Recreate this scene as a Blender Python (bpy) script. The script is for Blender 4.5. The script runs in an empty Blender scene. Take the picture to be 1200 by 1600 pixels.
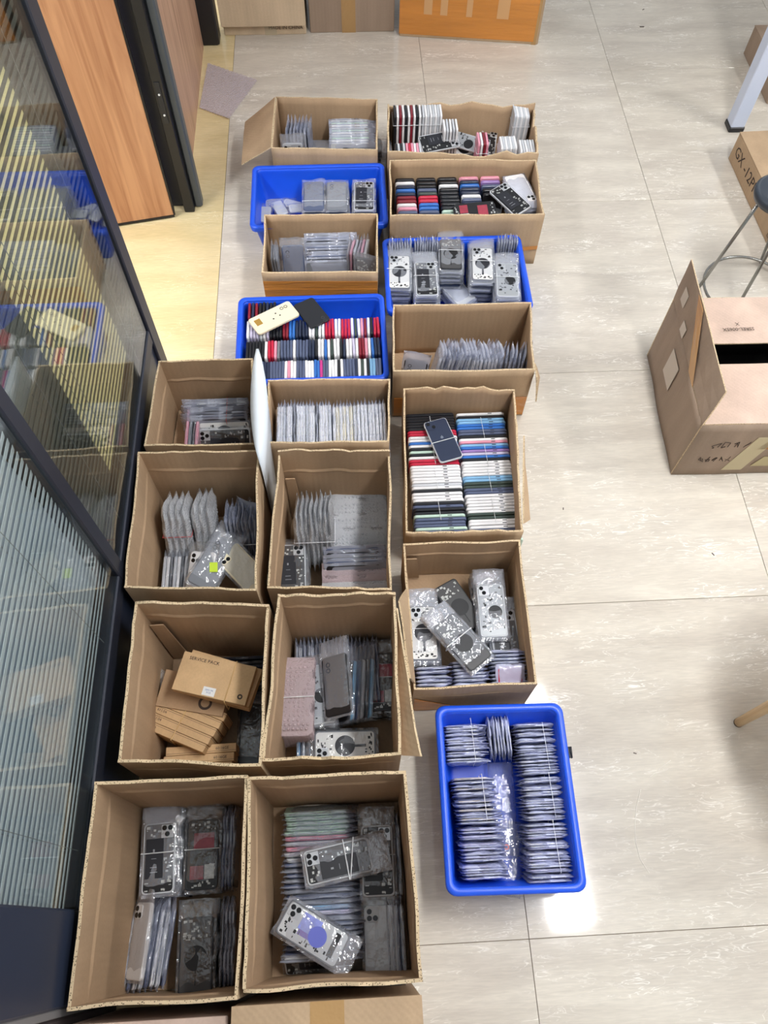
import bpy, bmesh, math, random
from math import sin, cos, pi, radians
from mathutils import Vector, Matrix, noise
import numpy as np

sc = bpy.context.scene
col = sc.collection
rnd = random.Random(7)

# ------------------------------------------------------------------ camera
F_PX, PITCH, ROLL, YAW = 1213.2463, 1.07563084, .0245306956, .0726631783
CAM = Vector((.449608, .0336849, 2.001198))
def cam_axes():
    fwd = Vector((sin(YAW)*cos(PITCH), cos(YAW)*cos(PITCH), -sin(PITCH)))
    right = Vector((cos(YAW), -sin(YAW), 0)); up = right.cross(fwd)
    c, s = cos(ROLL), sin(ROLL)
    return c*right+s*up, -s*right+c*up, fwd
RX, UP, FW = cam_axes()
camd = bpy.data.cameras.new('camera'); cam = bpy.data.objects.new('camera', camd); col.objects.link(cam)
cam.matrix_world = Matrix(((RX.x, UP.x, -FW.x, CAM.x), (RX.y, UP.y, -FW.y, CAM.y), (RX.z, UP.z, -FW.z, CAM.z), (0, 0, 0, 1)))
camd.sensor_fit = 'VERTICAL'; camd.sensor_height = 24; camd.lens = F_PX/1600*24
camd.clip_start = .05; camd.clip_end = 50
sc.camera = cam
def P(u, v, z=0.0):
    """a point of the photograph at a known height, as a place in the room"""
    d = RX*((u-600)/F_PX)+UP*(-(v-800)/F_PX)+FW
    return CAM+d*((z-CAM.z)/d.z)

# ------------------------------------------------------------------ world, light, exposure
w = bpy.data.worlds.new('world'); sc.world = w; w.use_nodes = True
w.node_tree.nodes['Background'].inputs[0].default_value = (.93, .96, 1, 1)
w.node_tree.nodes['Background'].inputs[1].default_value = .46
LAMP = 50.0
sc.view_settings.view_transform = 'Standard'; sc.view_settings.look = 'None'
sc.view_settings.gamma = 1; sc.view_settings.use_curve_mapping = False
sc.view_settings.exposure = .40

# ------------------------------------------------------------------ materials
def s2l(c): return c/12.92 if c <= .04045 else ((c+.055)/1.055)**2.4
def rgb(r, g, b): return (s2l(r/255), s2l(g/255), s2l(b/255), 1)
MATS = {}
def mat(name, c=(128, 128, 128), rough=.5, metal=0, alpha=1, spec=.5, bump=0, bscale=60, noise_amt=0, nscale=8, emit=None, coat=0, stretch=None):
    key = name
    if key in MATS: return MATS[key]
    m = bpy.data.materials.new(name); m.use_nodes = True; nt = m.node_tree; N = nt.nodes; L = nt.links
    b = N['Principled BSDF']
    b.inputs['Base Color'].default_value = rgb(*c); b.inputs['Roughness'].default_value = rough
    b.inputs['Metallic'].default_value = metal; b.inputs['Alpha'].default_value = alpha
    b.inputs['Specular IOR Level'].default_value = spec; b.inputs['Coat Weight'].default_value = coat
    if emit: b.inputs['Emission Color'].default_value = rgb(*c); b.inputs['Emission Strength'].default_value = emit
    if bump or noise_amt:
        tc = N.new('ShaderNodeTexCoord'); mp = N.new('ShaderNodeMapping'); L.new(tc.outputs['Object'], mp.inputs[0])
        if stretch: mp.inputs['Scale'].default_value = stretch
        if bump:
            n = N.new('ShaderNodeTexNoise'); n.inputs['Scale'].default_value = bscale; n.inputs['Detail'].default_value = 3
            L.new(mp.outputs[0], n.inputs[0])
            bp = N.new('ShaderNodeBump'); bp.inputs['Strength'].default_value = bump; bp.inputs['Distance'].default_value = .01
            L.new(n.outputs[0], bp.inputs['Height']); L.new(bp.outputs[0], b.inputs['Normal'])
        if noise_amt:
            n2 = N.new('ShaderNodeTexNoise'); n2.inputs['Scale'].default_value = nscale; n2.inputs['Detail'].default_value = 5
            L.new(mp.outputs[0], n2.inputs[0])
            hs = N.new('ShaderNodeMapRange'); hs.inputs['From Min'].default_value = .3; hs.inputs['From Max'].default_value = .7
            hs.inputs['To Min'].default_value = 1-noise_amt; hs.inputs['To Max'].default_value = 1+noise_amt
            L.new(n2.outputs[0], hs.inputs[0])
            mx = N.new('ShaderNodeMix'); mx.data_type = 'RGBA'; mx.blend_type = 'MULTIPLY'; mx.inputs[0].default_value = 1
            mx.inputs[6].default_value = rgb(*c); L.new(hs.outputs[0], mx.inputs[7]); L.new(mx.outputs[2], b.inputs['Base Color'])
    MATS[key] = m
    return m

def kraft(name, c):
    m = mat(name, c, rough=.78, spec=.25)
    if m.get('done'): return m
    m['done'] = 1
    nt = m.node_tree; N = nt.nodes; L = nt.links; b = N['Principled BSDF']
    tc = N.new('ShaderNodeTexCoord')
    mp = N.new('ShaderNodeMapping'); mp.inputs['Scale'].default_value = (1, 1, .15); L.new(tc.outputs['Object'], mp.inputs[0])
    n = N.new('ShaderNodeTexNoise'); n.inputs['Scale'].default_value = 14; n.inputs['Detail'].default_value = 6; L.new(mp.outputs[0], n.inputs[0])
    n2 = N.new('ShaderNodeTexNoise'); n2.inputs['Scale'].default_value = 220; L.new(tc.outputs['Object'], n2.inputs[0])
    a = N.new('ShaderNodeMath'); a.operation = 'MULTIPLY_ADD'; a.inputs[1].default_value = .3; L.new(n2.outputs[0], a.inputs[0]); L.new(n.outputs[0], a.inputs[2])
    mr = N.new('ShaderNodeMapRange'); mr.inputs['From Min'].default_value = .4; mr.inputs['From Max'].default_value = .9
    mr.inputs['To Min'].default_value = .84; mr.inputs['To Max'].default_value = 1.12; L.new(a.outputs[0], mr.inputs[0])
    mx = N.new('ShaderNodeMix'); mx.data_type = 'RGBA'; mx.blend_type = 'MULTIPLY'; mx.inputs[0].default_value = 1
    mx.inputs[6].default_value = rgb(*c); L.new(mr.outputs[0], mx.inputs[7]); L.new(mx.outputs[2], b.inputs['Base Color'])
    wv = N.new('ShaderNodeTexWave'); wv.inputs['Scale'].default_value = 45; wv.bands_direction = 'DIAGONAL'; wv.inputs['Distortion'].default_value = .4
    mp2 = N.new('ShaderNodeMapping'); mp2.inputs['Scale'].default_value = (1, 1, 0); L.new(tc.outputs['Object'], mp2.inputs[0]); L.new(mp2.outputs[0], wv.inputs[0])
    bp = N.new('ShaderNodeBump'); bp.inputs['Strength'].default_value = .10; bp.inputs['Distance'].default_value = .002; L.new(wv.outputs[0], bp.inputs['Height'])
    L.new(bp.outputs[0], b.inputs['Normal'])
    return m
def corr_edge():
    m = mat('corrugated_edge', (196, 172, 138), rough=.85, spec=.2)
    if m.get('done'): return m
    m['done'] = 1
    nt = m.node_tree; N = nt.nodes; L = nt.links; b = N['Principled BSDF']
    tc = N.new('ShaderNodeTexCoord'); v = N.new('ShaderNodeTexVoronoi'); v.inputs['Scale'].default_value = 270; L.new(tc.outputs['Object'], v.inputs[0])
    r = N.new('ShaderNodeValToRGB'); r.color_ramp.elements[0].position = .20; r.color_ramp.elements[0].color = rgb(78, 62, 48)
    r.color_ramp.elements[1].position = .36; r.color_ramp.elements[1].color = rgb(206, 184, 150)
    L.new(v.outputs['Distance'], r.inputs[0]); L.new(r.outputs[0], b.inputs['Base Color'])
    return m
def floor_mat(name, c1, c2, c3):
    m = mat(name, c1, rough=.075, spec=.5)
    nt = m.node_tree; N = nt.nodes; L = nt.links; b = N['Principled BSDF']
    g = N.new('ShaderNodeNewGeometry'); oi = N.new('ShaderNodeObjectInfo')
    cx = N.new('ShaderNodeCombineXYZ'); L.new(oi.outputs['Random'], cx.inputs[2])
    ad = N.new('ShaderNodeVectorMath'); ad.operation = 'MULTIPLY_ADD'; ad.inputs[1].default_value = (1, 1, 1)
    mul = N.new('ShaderNodeVectorMath'); mul.operation = 'SCALE'; mul.inputs['Scale'].default_value = 7; L.new(cx.outputs[0], mul.inputs[0])
    L.new(g.outputs['Position'], ad.inputs[0]); L.new(mul.outputs[0], ad.inputs[2])
    def nz(scale, s, det, dist=0):
        mp = N.new('ShaderNodeMapping'); mp.inputs['Scale'].default_value = scale; L.new(ad.outputs[0], mp.inputs[0])
        n = N.new('ShaderNodeTexNoise'); n.inputs['Scale'].default_value = s; n.inputs['Detail'].default_value = det; n.inputs['Distortion'].default_value = dist
        L.new(mp.outputs[0], n.inputs[0]); return n
    n1 = nz((1, 5, 1), 2.6, 6, .6)
    r1 = N.new('ShaderNodeValToRGB'); r1.color_ramp.elements[0].position = .32; r1.color_ramp.elements[0].color = rgb(*c2)
    r1.color_ramp.elements[1].position = .66; r1.color_ramp.elements[1].color = rgb(*c1); L.new(n1.outputs[0], r1.inputs[0])
    n2 = nz((1, 5.5, 1), 9, 3, 1.6)
    r2 = N.new('ShaderNodeValToRGB'); e = r2.color_ramp.elements; e[0].position = .478; e[0].color = (0, 0, 0, 1); e[1].position = .5; e[1].color = (1, 1, 1, 1)
    k = e.new(.522); k.color = (0, 0, 0, 1); L.new(n2.outputs[0], r2.inputs[0])
    n3 = nz((1, 3, 1), 5, 4)
    r3 = N.new('ShaderNodeMapRange'); r3.inputs['From Min'].default_value = .45; r3.inputs['From Max'].default_value = .68; r3.inputs['To Max'].default_value = 1.0; L.new(n3.outputs[0], r3.inputs[0])
    mm = N.new('ShaderNodeMath'); mm.operation = 'MULTIPLY'; L.new(r2.outputs[0], mm.inputs[0]); L.new(r3.outputs[0], mm.inputs[1])
    mx = N.new('ShaderNodeMix'); mx.data_type = 'RGBA'; L.new(mm.outputs[0], mx.inputs[0]); L.new(r1.outputs[0], mx.inputs[6]); mx.inputs[7].default_value = rgb(*c3)
    n4 = nz((1, 9, 1), 26, 3, .5)
    mr = N.new('ShaderNodeMapRange'); mr.inputs['From Min'].default_value = .3; mr.inputs['From Max'].default_value = .7; mr.inputs['To Min'].default_value = .93; mr.inputs['To Max'].default_value = 1.06; L.new(n4.outputs[0], mr.inputs[0])
    m2 = N.new('ShaderNodeMix'); m2.data_type = 'RGBA'; m2.blend_type = 'MULTIPLY'; m2.inputs[0].default_value = 1; L.new(mx.outputs[2], m2.inputs[6]); L.new(mr.outputs[0], m2.inputs[7])
    L.new(m2.outputs[2], b.inputs['Base Color'])
    return m
def wood_mat(name, c1, c2, sc_=(18, 18, 1.1)):
    m = mat(name, c1, rough=.45)
    nt = m.node_tree; N = nt.nodes; L = nt.links; b = N['Principled BSDF']
    tc = N.new('ShaderNodeTexCoord'); mp = N.new('ShaderNodeMapping'); mp.inputs['Scale'].default_value = sc_; L.new(tc.outputs['Object'], mp.inputs[0])
    n = N.new('ShaderNodeTexNoise'); n.inputs['Scale'].default_value = 1.6; n.inputs['Detail'].default_value = 7; n.inputs['Distortion'].default_value = 1.2; L.new(mp.outputs[0], n.inputs[0])
    r = N.new('ShaderNodeValToRGB'); r.color_ramp.elements[0].position = .3; r.color_ramp.elements[0].color = rgb(*c2); r.color_ramp.elements[1].position = .62; r.color_ramp.elements[1].color = rgb(*c1)
    L.new(n.outputs[0], r.inputs[0]); L.new(r.outputs[0], b.inputs['Base Color'])
    return m
def film(name, c, dens, rough=.12, bscale=70, bump=.5, gloss=.10):
    """thin plastic: clear, with a milky share and a glossy coat"""
    if name in MATS: return MATS[name]
    m = bpy.data.materials.new(name); m.use_nodes = True; nt = m.node_tree; N = nt.nodes; L = nt.links
    N.remove(N['Principled BSDF']); out = N['Material Output']
    tc = N.new('ShaderNodeTexCoord'); n = N.new('ShaderNodeTexNoise'); n.inputs['Scale'].default_value = bscale; n.inputs['Detail'].default_value = 2; L.new(tc.outputs['Object'], n.inputs[0])
    bp = N.new('ShaderNodeBump'); bp.inputs['Strength'].default_value = bump; bp.inputs['Distance'].default_value = .01; L.new(n.outputs[0], bp.inputs['Height'])
    tr = N.new('ShaderNodeBsdfTransparent'); df = N.new('ShaderNodeBsdfDiffuse'); df.inputs[0].default_value = rgb(*c)
    gl = N.new('ShaderNodeBsdfGlossy'); gl.inputs['Roughness'].default_value = rough; L.new(bp.outputs[0], gl.inputs['Normal'])
    m1 = N.new('ShaderNodeMixShader'); m1.inputs[0].default_value = dens; L.new(tr.outputs[0], m1.inputs[1]); L.new(df.outputs[0], m1.inputs[2])
    lw = N.new('ShaderNodeLayerWeight'); lw.inputs[0].default_value = .5; L.new(bp.outputs[0], lw.inputs['Normal'])
    pw = N.new('ShaderNodeMath'); pw.operation = 'POWER'; pw.inputs[1].default_value = 3; L.new(lw.outputs['Facing'], pw.inputs[0])
    ma = N.new('ShaderNodeMath'); ma.operation = 'MULTIPLY_ADD'; ma.inputs[1].default_value = .5; ma.inputs[2].default_value = gloss; ma.use_clamp = True; L.new(pw.outputs[0], ma.inputs[0])
    m2 = N.new('ShaderNodeMixShader'); L.new(ma.outputs[0], m2.inputs[0]); L.new(m1.outputs[0], m2.inputs[1]); L.new(gl.outputs[0], m2.inputs[2]); L.new(m2.outputs[0], out.inputs[0])
    MATS[name] = m
    return m

K1 = kraft('kraft_cardboard', (182, 156, 126)); K2 = kraft('pale_cardboard', (204, 184, 156)); K3 = kraft('pinkish_cardboard', (204, 180, 164)); K4 = kraft('grey_brown_cardboard', (160, 140, 122))
KIN = kraft('brown_cardboard', (178, 150, 120))
EDGE = corr_edge()
TAPE = mat('orange_tape', (202, 134, 62), rough=.25, bump=.5, bscale=18, noise_amt=.12, nscale=6, stretch=(.4, 1, 3))
TAPE2 = mat('clear_tan_tape', (176, 140, 92), rough=.2, bump=.3, bscale=30)
BLUE = mat('blue_plastic', (22, 84, 222), rough=.36, spec=.5, noise_amt=.05, nscale=12)
DARK = mat('dark_frame', (40, 44, 56), rough=.42, noise_amt=.06)
NAVY = mat('navy_frame_panel', (44, 52, 70), rough=.35)
BAND = mat('rubber_band', (226, 228, 232), rough=.5)
TANBAND = mat('tan_rubber_band', (214, 178, 120), rough=.5); REDBAND = mat('red_rubber_band', (190, 80, 80), rough=.5)
BAG = film('clear_bag', (226, 233, 248), .18, rough=.09, gloss=.14)
BAGM = film('cloudy_bag', (222, 229, 250), .38, rough=.12, gloss=.15)
BF = film('milky_bag', (216, 222, 255), .66, rough=.14, gloss=.12)
BAGT = film('thin_clear_bag', (226, 232, 242), .06, rough=.08, gloss=.11)
BUB = film('bubble_wrap', (238, 242, 248), .55, rough=.12, bscale=160, bump=1.0, gloss=.16)
BUBP = film('pink_bubble_wrap', (230, 208, 214), .5, rough=.12, bscale=160, bump=1.0, gloss=.16)
SILVER = mat('silver_metal', (205, 208, 212), rough=.3, metal=.6)
BOARD = mat('circuit_metal', (190, 192, 190), rough=.35, metal=.3, noise_amt=.25, nscale=140)
BLACKG = mat('black_glass', (20, 22, 28), rough=.12)
BLACK = mat('black_plastic', (24, 25, 29), rough=.4)
BATT = mat('battery_black', (34, 36, 44), rough=.45)
WHITE = mat('white_plastic', (228, 228, 226), rough=.4)
LENS = mat('lens_black', (12, 13, 18), rough=.08)
INK = mat('dark_ink', (62, 48, 40), rough=.7)
COLS = dict(white=(232, 232, 234), silver=(196, 200, 206), lavender=(196, 190, 214), pink=(224, 150, 170), red=(196, 36, 66), crimson=(128, 28, 44), black=(28, 30, 36), navy=(38, 48, 72), slate=(84, 94, 122),
            blue=(50, 110, 190), sky=(128, 176, 214), green=(58, 72, 66), grey=(120, 124, 132), mint=(188, 214, 200), gold=(222, 206, 168), purple=(150, 120, 180), cream=(236, 226, 196), magenta=(200, 60, 140))
def cm(c): return mat(c+'_shell', COLS[c], rough=.28, spec=.6)

# ------------------------------------------------------------------ mesh helpers
def mesh_from(name, verts, faces, mats, fm=None, smooth=False):
    me = bpy.data.meshes.new(name); me.from_pydata([tuple(v) for v in verts], [], faces)
    for m in mats: me.materials.append(m)
    if fm: me.polygons.foreach_set('material_index', fm)
    if smooth: me.polygons.foreach_set('use_smooth', [True]*len(me.polygons))
    me.update(); return me
class MB:
    def __init__(s): s.v = []; s.f = []; s.m = []
    def add(s, vs, fs, mi=0):
        o = len(s.v); s.v += [Vector(v) for v in vs]; s.f += [tuple(i+o for i in f) for f in fs]; s.m += [mi]*len(fs); return s
    def box(s, lo, hi, mi=0):
        x0, y0, z0 = lo; x1, y1, z1 = hi
        return s.add([(x0, y0, z0), (x1, y0, z0), (x1, y1, z0), (x0, y1, z0), (x0, y0, z1), (x1, y0, z1), (x1, y1, z1), (x0, y1, z1)],
                     [(0, 3, 2, 1), (4, 5, 6, 7), (0, 1, 5, 4), (1, 2, 6, 5), (2, 3, 7, 6), (3, 0, 4, 7)], mi)
    def bbox(s, lo, hi, b, mi=0):
        """box with small chamfers on its upright edges and top rim"""
        x0, y0, z0 = lo; x1, y1, z1 = hi
        def lp(i, z): return [(x0+i+b, y0+i, z), (x1-i-b, y0+i, z), (x1-i, y0+i+b, z), (x1-i, y1-i-b, z), (x1-i-b, y1-i, z), (x0+i+b, y1-i, z), (x0+i, y1-i-b, z), (x0+i, y0+i+b, z)]
        return s.loops([lp(b, z0), lp(0, z0+b), lp(0, z1-b), lp(b, z1)], mi)
    def loops(s, lps, mi=0, cap0=True, cap1=True, closed=True):
        n = len(lps[0]); vs = [p for l in lps for p in l]; fs = []
        for k in range(len(lps)-1):
            for i in range(n if closed else n-1):
                j = (i+1) % n; fs.append((k*n+i, k*n+j, (k+1)*n+j, (k+1)*n+i))
        if cap0: fs.append(tuple(reversed(range(n))))
        if cap1: fs.append(tuple(range((len(lps)-1)*n, len(lps)*n)))
        return s.add(vs, fs, mi)
    def rslab(s, L, W, T, r, z0=0, seg=3, b=.0012, mi=0, cx=0, cy=0):
        """rounded slab: W along x, L along y, T along z"""
        def lp(i, z):
            out = []
            for (sx, sy, a0) in ((1, 1, 0), (-1, 1, pi/2), (-1, -1, pi), (1, -1, 3*pi/2)):
                for k in range(seg+1):
                    a = a0+k*pi/2/seg; rr = max(r-i, .0002)
                    out.append((cx+sx*(W/2-r)+rr*cos(a), cy+sy*(L/2-r)+rr*sin(a), z))
            return out
        b = min(b, T*.3)
        return s.loops([lp(b, z0), lp(0, z0+b), lp(0, z0+T-b), lp(b, z0+T)], mi)
    def disc(s, c, r, h, n=12, mi=0, r2=None):
        r2 = r if r2 is None else r2
        return s.loops([[(c[0]+r*cos(2*pi*i/n), c[1]+r*sin(2*pi*i/n), c[2]) for i in range(n)], [(c[0]+r2*cos(2*pi*i/n), c[1]+r2*sin(2*pi*i/n), c[2]+h) for i in range(n)]], mi)
    def ring(s, c, r0, r1, h, n=20, mi=0):
        vs = []; fs = []
        for i in range(n):
            a = 2*pi*i/n
            for r, z in ((r0, 0), (r1, 0), (r1, h), (r0, h)): vs.append((c[0]+r*cos(a), c[1]+r*sin(a), c[2]+z))
        for i in range(n):
            j = (i+1) % n
            for k in range(4): fs.append((i*4+k, j*4+k, j*4+(k+1) % 4, i*4+(k+1) % 4))
        return s.add(vs, fs, mi)
    def tube(s, pts, r, n=6, closed=False, mi=0):
        pts = [Vector(p) for p in pts]; N = len(pts); lps = []
        for i, p in enumerate(pts):
            if closed: t = pts[(i+1) % N]-pts[i-1]
            else: t = pts[min(i+1, N-1)]-pts[max(i-1, 0)]
            t.normalize(); a = t.orthogonal().normalized() if abs(t.z) > .95 else t.cross(Vector((0, 0, 1))).normalized(); b_ = t.cross(a)
            rr = r[i] if isinstance(r, (list, tuple)) else r
            lps.append([p+a*(rr*cos(2*pi*k/n))+b_*(rr*sin(2*pi*k/n)) for k in range(n)])
        if closed: lps.append(lps[0])
        return s.loops(lps, mi, not closed, not closed)
    def mesh(s, name, mats, smooth=False):
        if not isinstance(mats, (list, tuple)): mats = [mats]
        return mesh_from(name, s.v, s.f, mats, s.m, smooth)
def link(name, data, parent=None, M=None, hidden=False):
    o = bpy.data.objects.new(name, data); col.objects.link(o)
    if parent: o.parent = parent
    if M is not None: o.matrix_local = M
    return o
def tag(o, label=None, cat=None, group=None, kind=None):
    if label: o['label'] = label
    if cat: o['category'] = cat
    if group: o['group'] = group
    if kind: o['kind'] = kind
    return o
def T(x, y, z): return Matrix.Translation((x, y, z))
def frame(c, Ld, Nd):
    Ld = Vector(Ld).normalized(); Nd = Vector(Nd); Nd = (Nd-Ld*Nd.dot(Ld)).normalized(); X = Ld.cross(Nd)
    return Matrix(((X.x, Ld.x, Nd.x, c[0]), (X.y, Ld.y, Nd.y, c[1]), (X.z, Ld.z, Nd.z, c[2]), (0, 0, 0, 1)))
ONES = ['', 'first', 'second', 'third', 'fourth', 'fifth', 'sixth', 'seventh', 'eighth', 'ninth', 'tenth', 'eleventh', 'twelfth', 'thirteenth', 'fourteenth', 'fifteenth', 'sixteenth', 'seventeenth', 'eighteenth', 'nineteenth']
TENS = {2: ('twentieth', 'twenty'), 3: ('thirtieth', 'thirty'), 4: ('fortieth', 'forty'), 5: ('fiftieth', 'fifty')}
def ordn(n):
    if n < 20: return ONES[n]
    t, o = divmod(n, 10); return TENS[t][0] if o == 0 else TENS[t][1]+'-'+ONES[o]
def text_mesh(s, size, m, ext=.0002, key=None):
    cu = bpy.data.curves.new('text', 'FONT'); cu.body = s; cu.size = size; cu.extrude = ext; cu.align_x = 'CENTER'; cu.align_y = 'CENTER'; cu.resolution_u = 2
    o = bpy.data.objects.new('text', cu); col.objects.link(o)
    dg = bpy.context.evaluated_depsgraph_get(); me = bpy.data.meshes.new_from_object(o.evaluated_get(dg)); me.materials.clear(); me.materials.append(m)
    bpy.data.objects.remove(o); return me

# ------------------------------------------------------------------ floor of large tiles (0.8 m)
G = .8
fl = MB().box((-1.7, -1.7, -.05), (4.9, 5.7, -.004)).mesh('floor', mat('grout', (140, 124, 108), rough=.9))
floor = tag(link('floor', fl), kind='structure')
FT = floor_mat('floor_tile_pale', (216, 209, 196), (198, 190, 178), (252, 249, 242))
FY = floor_mat('floor_tile_cream', (230, 211, 166), (216, 196, 148), (240, 226, 190))
def tile_me(m): return MB().bbox((0.0007, .0007, -.006), (G-.0007, G-.0007, 0), .0006).mesh('floor_tile', m)
tp, ty = tile_me(FT), tile_me(FY)
for i in range(-2, 6):
    for j in range(-2, 7):
        link('floor_tile', ty if i < 0 else tp, floor, T(i*G, j*G, 0))

# ------------------------------------------------------------------ glazed partition with blinds along the left
XW = -.108
wl = tag(link('wall_left', MB().bbox((XW-.05, -.06, 0), (XW-.004, 1.545, .30), .003).mesh('wall_left', NAVY)), kind='structure')
link('top_panel', MB().box((XW-.05, -.06, 2.3), (XW-.004, 1.545, 2.85)).mesh('top_panel', NAVY), wl)
link('bottom_rail', MB().bbox((XW-.055, .1, .30), (XW+.004, 1.52, .35), .003).mesh('bottom_rail', DARK), wl)
link('top_rail', MB().bbox((XW-.055, .1, 2.24), (XW+.004, 1.52, 2.3), .003).mesh('top_rail', DARK), wl)
for (a, b_) in ((1.520, 1.576), (.783, .822)):
    link('post', MB().bbox((XW-.06, a, 0), (XW+.006, b_, 2.85), .003).mesh('post', DARK), wl)
link('end_post', MB().bbox((XW-.06, -.058, 0), (XW+.004, .098, 2.85), .004).mesh('end_post', NAVY), wl)
link('end_trim', MB().bbox((XW-.05, -.072, 0), (XW-.0, -.0585, 2.85), .002).mesh('end_trim', mat('grey_metal_trim', (120, 118, 118), rough=.4)), wl)
tag(link('trim_2', MB().bbox((XW-.06, -.75, 0), (XW-.006, -.074, 2.85), .004).mesh('trim_2', mat('dark_brown_panel', (66, 58, 58), rough=.6))), kind='structure')
def glass_mat():
    m = bpy.data.materials.new('partition_glass'); m.use_nodes = True; nt = m.node_tree; N = nt.nodes; L = nt.links
    N.remove(N['Principled BSDF']); out = N['Material Output']
    tr = N.new('ShaderNodeBsdfTransparent'); tr.inputs[0].default_value = (.90, .93, .92, 1)
    gl = N.new('ShaderNodeBsdfGlossy'); gl.inputs['Roughness'].default_value = .01
    lw = N.new('ShaderNodeLayerWeight'); lw.inputs[0].default_value = .5
    pw = N.new('ShaderNodeMath'); pw.operation = 'POWER'; pw.inputs[1].default_value = 4; L.new(lw.outputs['Facing'], pw.inputs[0])
    fr = N.new('ShaderNodeMath'); fr.operation = 'MULTIPLY_ADD'; fr.inputs[1].default_value = .92; fr.inputs[2].default_value = .035; L.new(pw.outputs[0], fr.inputs[0])
    mx = N.new('ShaderNodeMixShader'); L.new(fr.outputs[0], mx.inputs[0]); L.new(tr.outputs[0], mx.inputs[1]); L.new(gl.outputs[0], mx.inputs[2]); L.new(mx.outputs[0], out.inputs[0])
    return m
GLASS = glass_mat()
SLA = mat('blind_slat_grey', (112, 110, 104), rough=.5); SLB = mat('blind_slat_pale', (226, 232, 238), rough=.4)
CORD = mat('blind_cord', (150, 150, 150), rough=.7)
GREYB = mat('grey_backing', (132, 130, 124), rough=.7, noise_amt=.06, nscale=4)
def window(n, y0, y1, slat_m, sw, tilt, cords, backs):
    wn = tag(link('window_%d' % n, MB().box((XW-.003, y0, .35), (XW, y1, 2.24)).mesh('window_%d' % n, GLASS)), kind='structure')
    me = MB().box((-sw/2, y0-.004, -.0004), (sw/2, y1+.004, .0004)).mesh('slat', slat_m)
    z = .372
    R_ = Matrix.Rotation(radians(tilt), 4, 'Y')
    while z < 2.2:
        link('slat', me, wn, T(XW-.018, 0, z) @ R_); z += .020
    for y in cords:
        cme = MB()
        for dx in (-.0105, .0095): cme.tube([(XW-.018+dx, y, .36), (XW-.018+dx, y, 2.23)], .0007, 5)
        link('ladder_cord', cme.mesh('ladder_cord', CORD), wn)
    for (a, b_, m_) in backs:
        link('back_panel', MB().box((XW-.052, a, .35), (XW-.046, b_, 2.24)).mesh('back_panel', m_), wn)
def translucent(name, c):
    m = mat(name, c, rough=.7); nt = m.node_tree; N = nt.nodes; L = nt.links
    t = N.new('ShaderNodeBsdfTranslucent'); t.inputs[0].default_value = rgb(*c); mx = N.new('ShaderNodeMixShader'); mx.inputs[0].default_value = .7
    L.new(N['Principled BSDF'].outputs[0], mx.inputs[1]); L.new(t.outputs[0], mx.inputs[2]); L.new(mx.outputs[0], N['Material Output'].inputs[0]); return m
CREAM = translucent('cream_backing', (252, 246, 214))
window(1, .822, 1.520, SLA, .014, 99, (.93, 1.06, 1.40), ((.835, 1.062, GREYB), (1.062, 1.435, CREAM), (1.435, 1.575, GREYB)))
window(2, .098, .783, SLB, .0165, 101, (.20, .62), ((.04, .832, translucent('blue_grey_backing', (182, 190, 200))),))

# door leaf, dark jamb and wood clad wall beyond the doorway
WOOD = wood_mat('walnut_laminate', (206, 154, 112), (166, 112, 76))
wd = tag(link('door_1', MB().bbox((-.62, 2.372, .012), (-.180, 2.405, 2.1), .001).mesh('door_1', WOOD)), kind='structure')
dm = MB(); dm.box((-.622, 2.370, .004), (-.178, 2.407, .012)); dm.box((-.180, 2.370, .012), (-.174, 2.407, 2.1)); link('edge_band', dm.mesh('edge_band', BLACK), wd)
wd.matrix_world = T(-.178, 2.388, 0) @ Matrix.Rotation(radians(11), 4, 'Z') @ T(.178, -2.388, 0)
tr = tag(link('trim_1', MB().bbox((-.235, 2.43, 0), (-.105, 2.53, 2.5), .004).mesh('trim_1', DARK)), kind='structure')
link('door_stop', MB().bbox((-.140, 2.395, 0), (-.104, 2.43, 2.5), .003).mesh('door_stop', BLACK), tr)
link('outer_bead', MB().bbox((-.104, 2.42, 0), (-.076, 2.462, 2.5), .006).mesh('outer_bead', mat('grey_bead', (78, 84, 88), rough=.4)), tr)
hp = link('strike_plate', MB().bbox((-.132, 2.3925, .36), (-.115, 2.395, .50), .0005).mesh('strike_plate', mat('dark_metal', (50, 52, 58), rough=.3, metal=.6)), tr)
for z in (.39, .46): link('screw', MB().disc((0, 0, 0), .0035, .002, 10).mesh('screw', WHITE), tr, Matrix.Translation((-.1235, 2.3925, z)) @ Matrix.Rotation(pi/2, 4, 'X'))
wr = tag(link('wall_rear', MB().box((-.19, 2.53, 0), (-.132, 3.42, 2.6)).mesh('wall_rear', wood_mat('pinkish_wood_cladding', (196, 158, 132), (160, 122, 100)))), kind='structure')
tag(link('trim_3', MB().bbox((-.145, 3.425, 0), (-.062, 3.50, 2.6), .006).mesh('trim_3', BLACK)), kind='structure')

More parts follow.
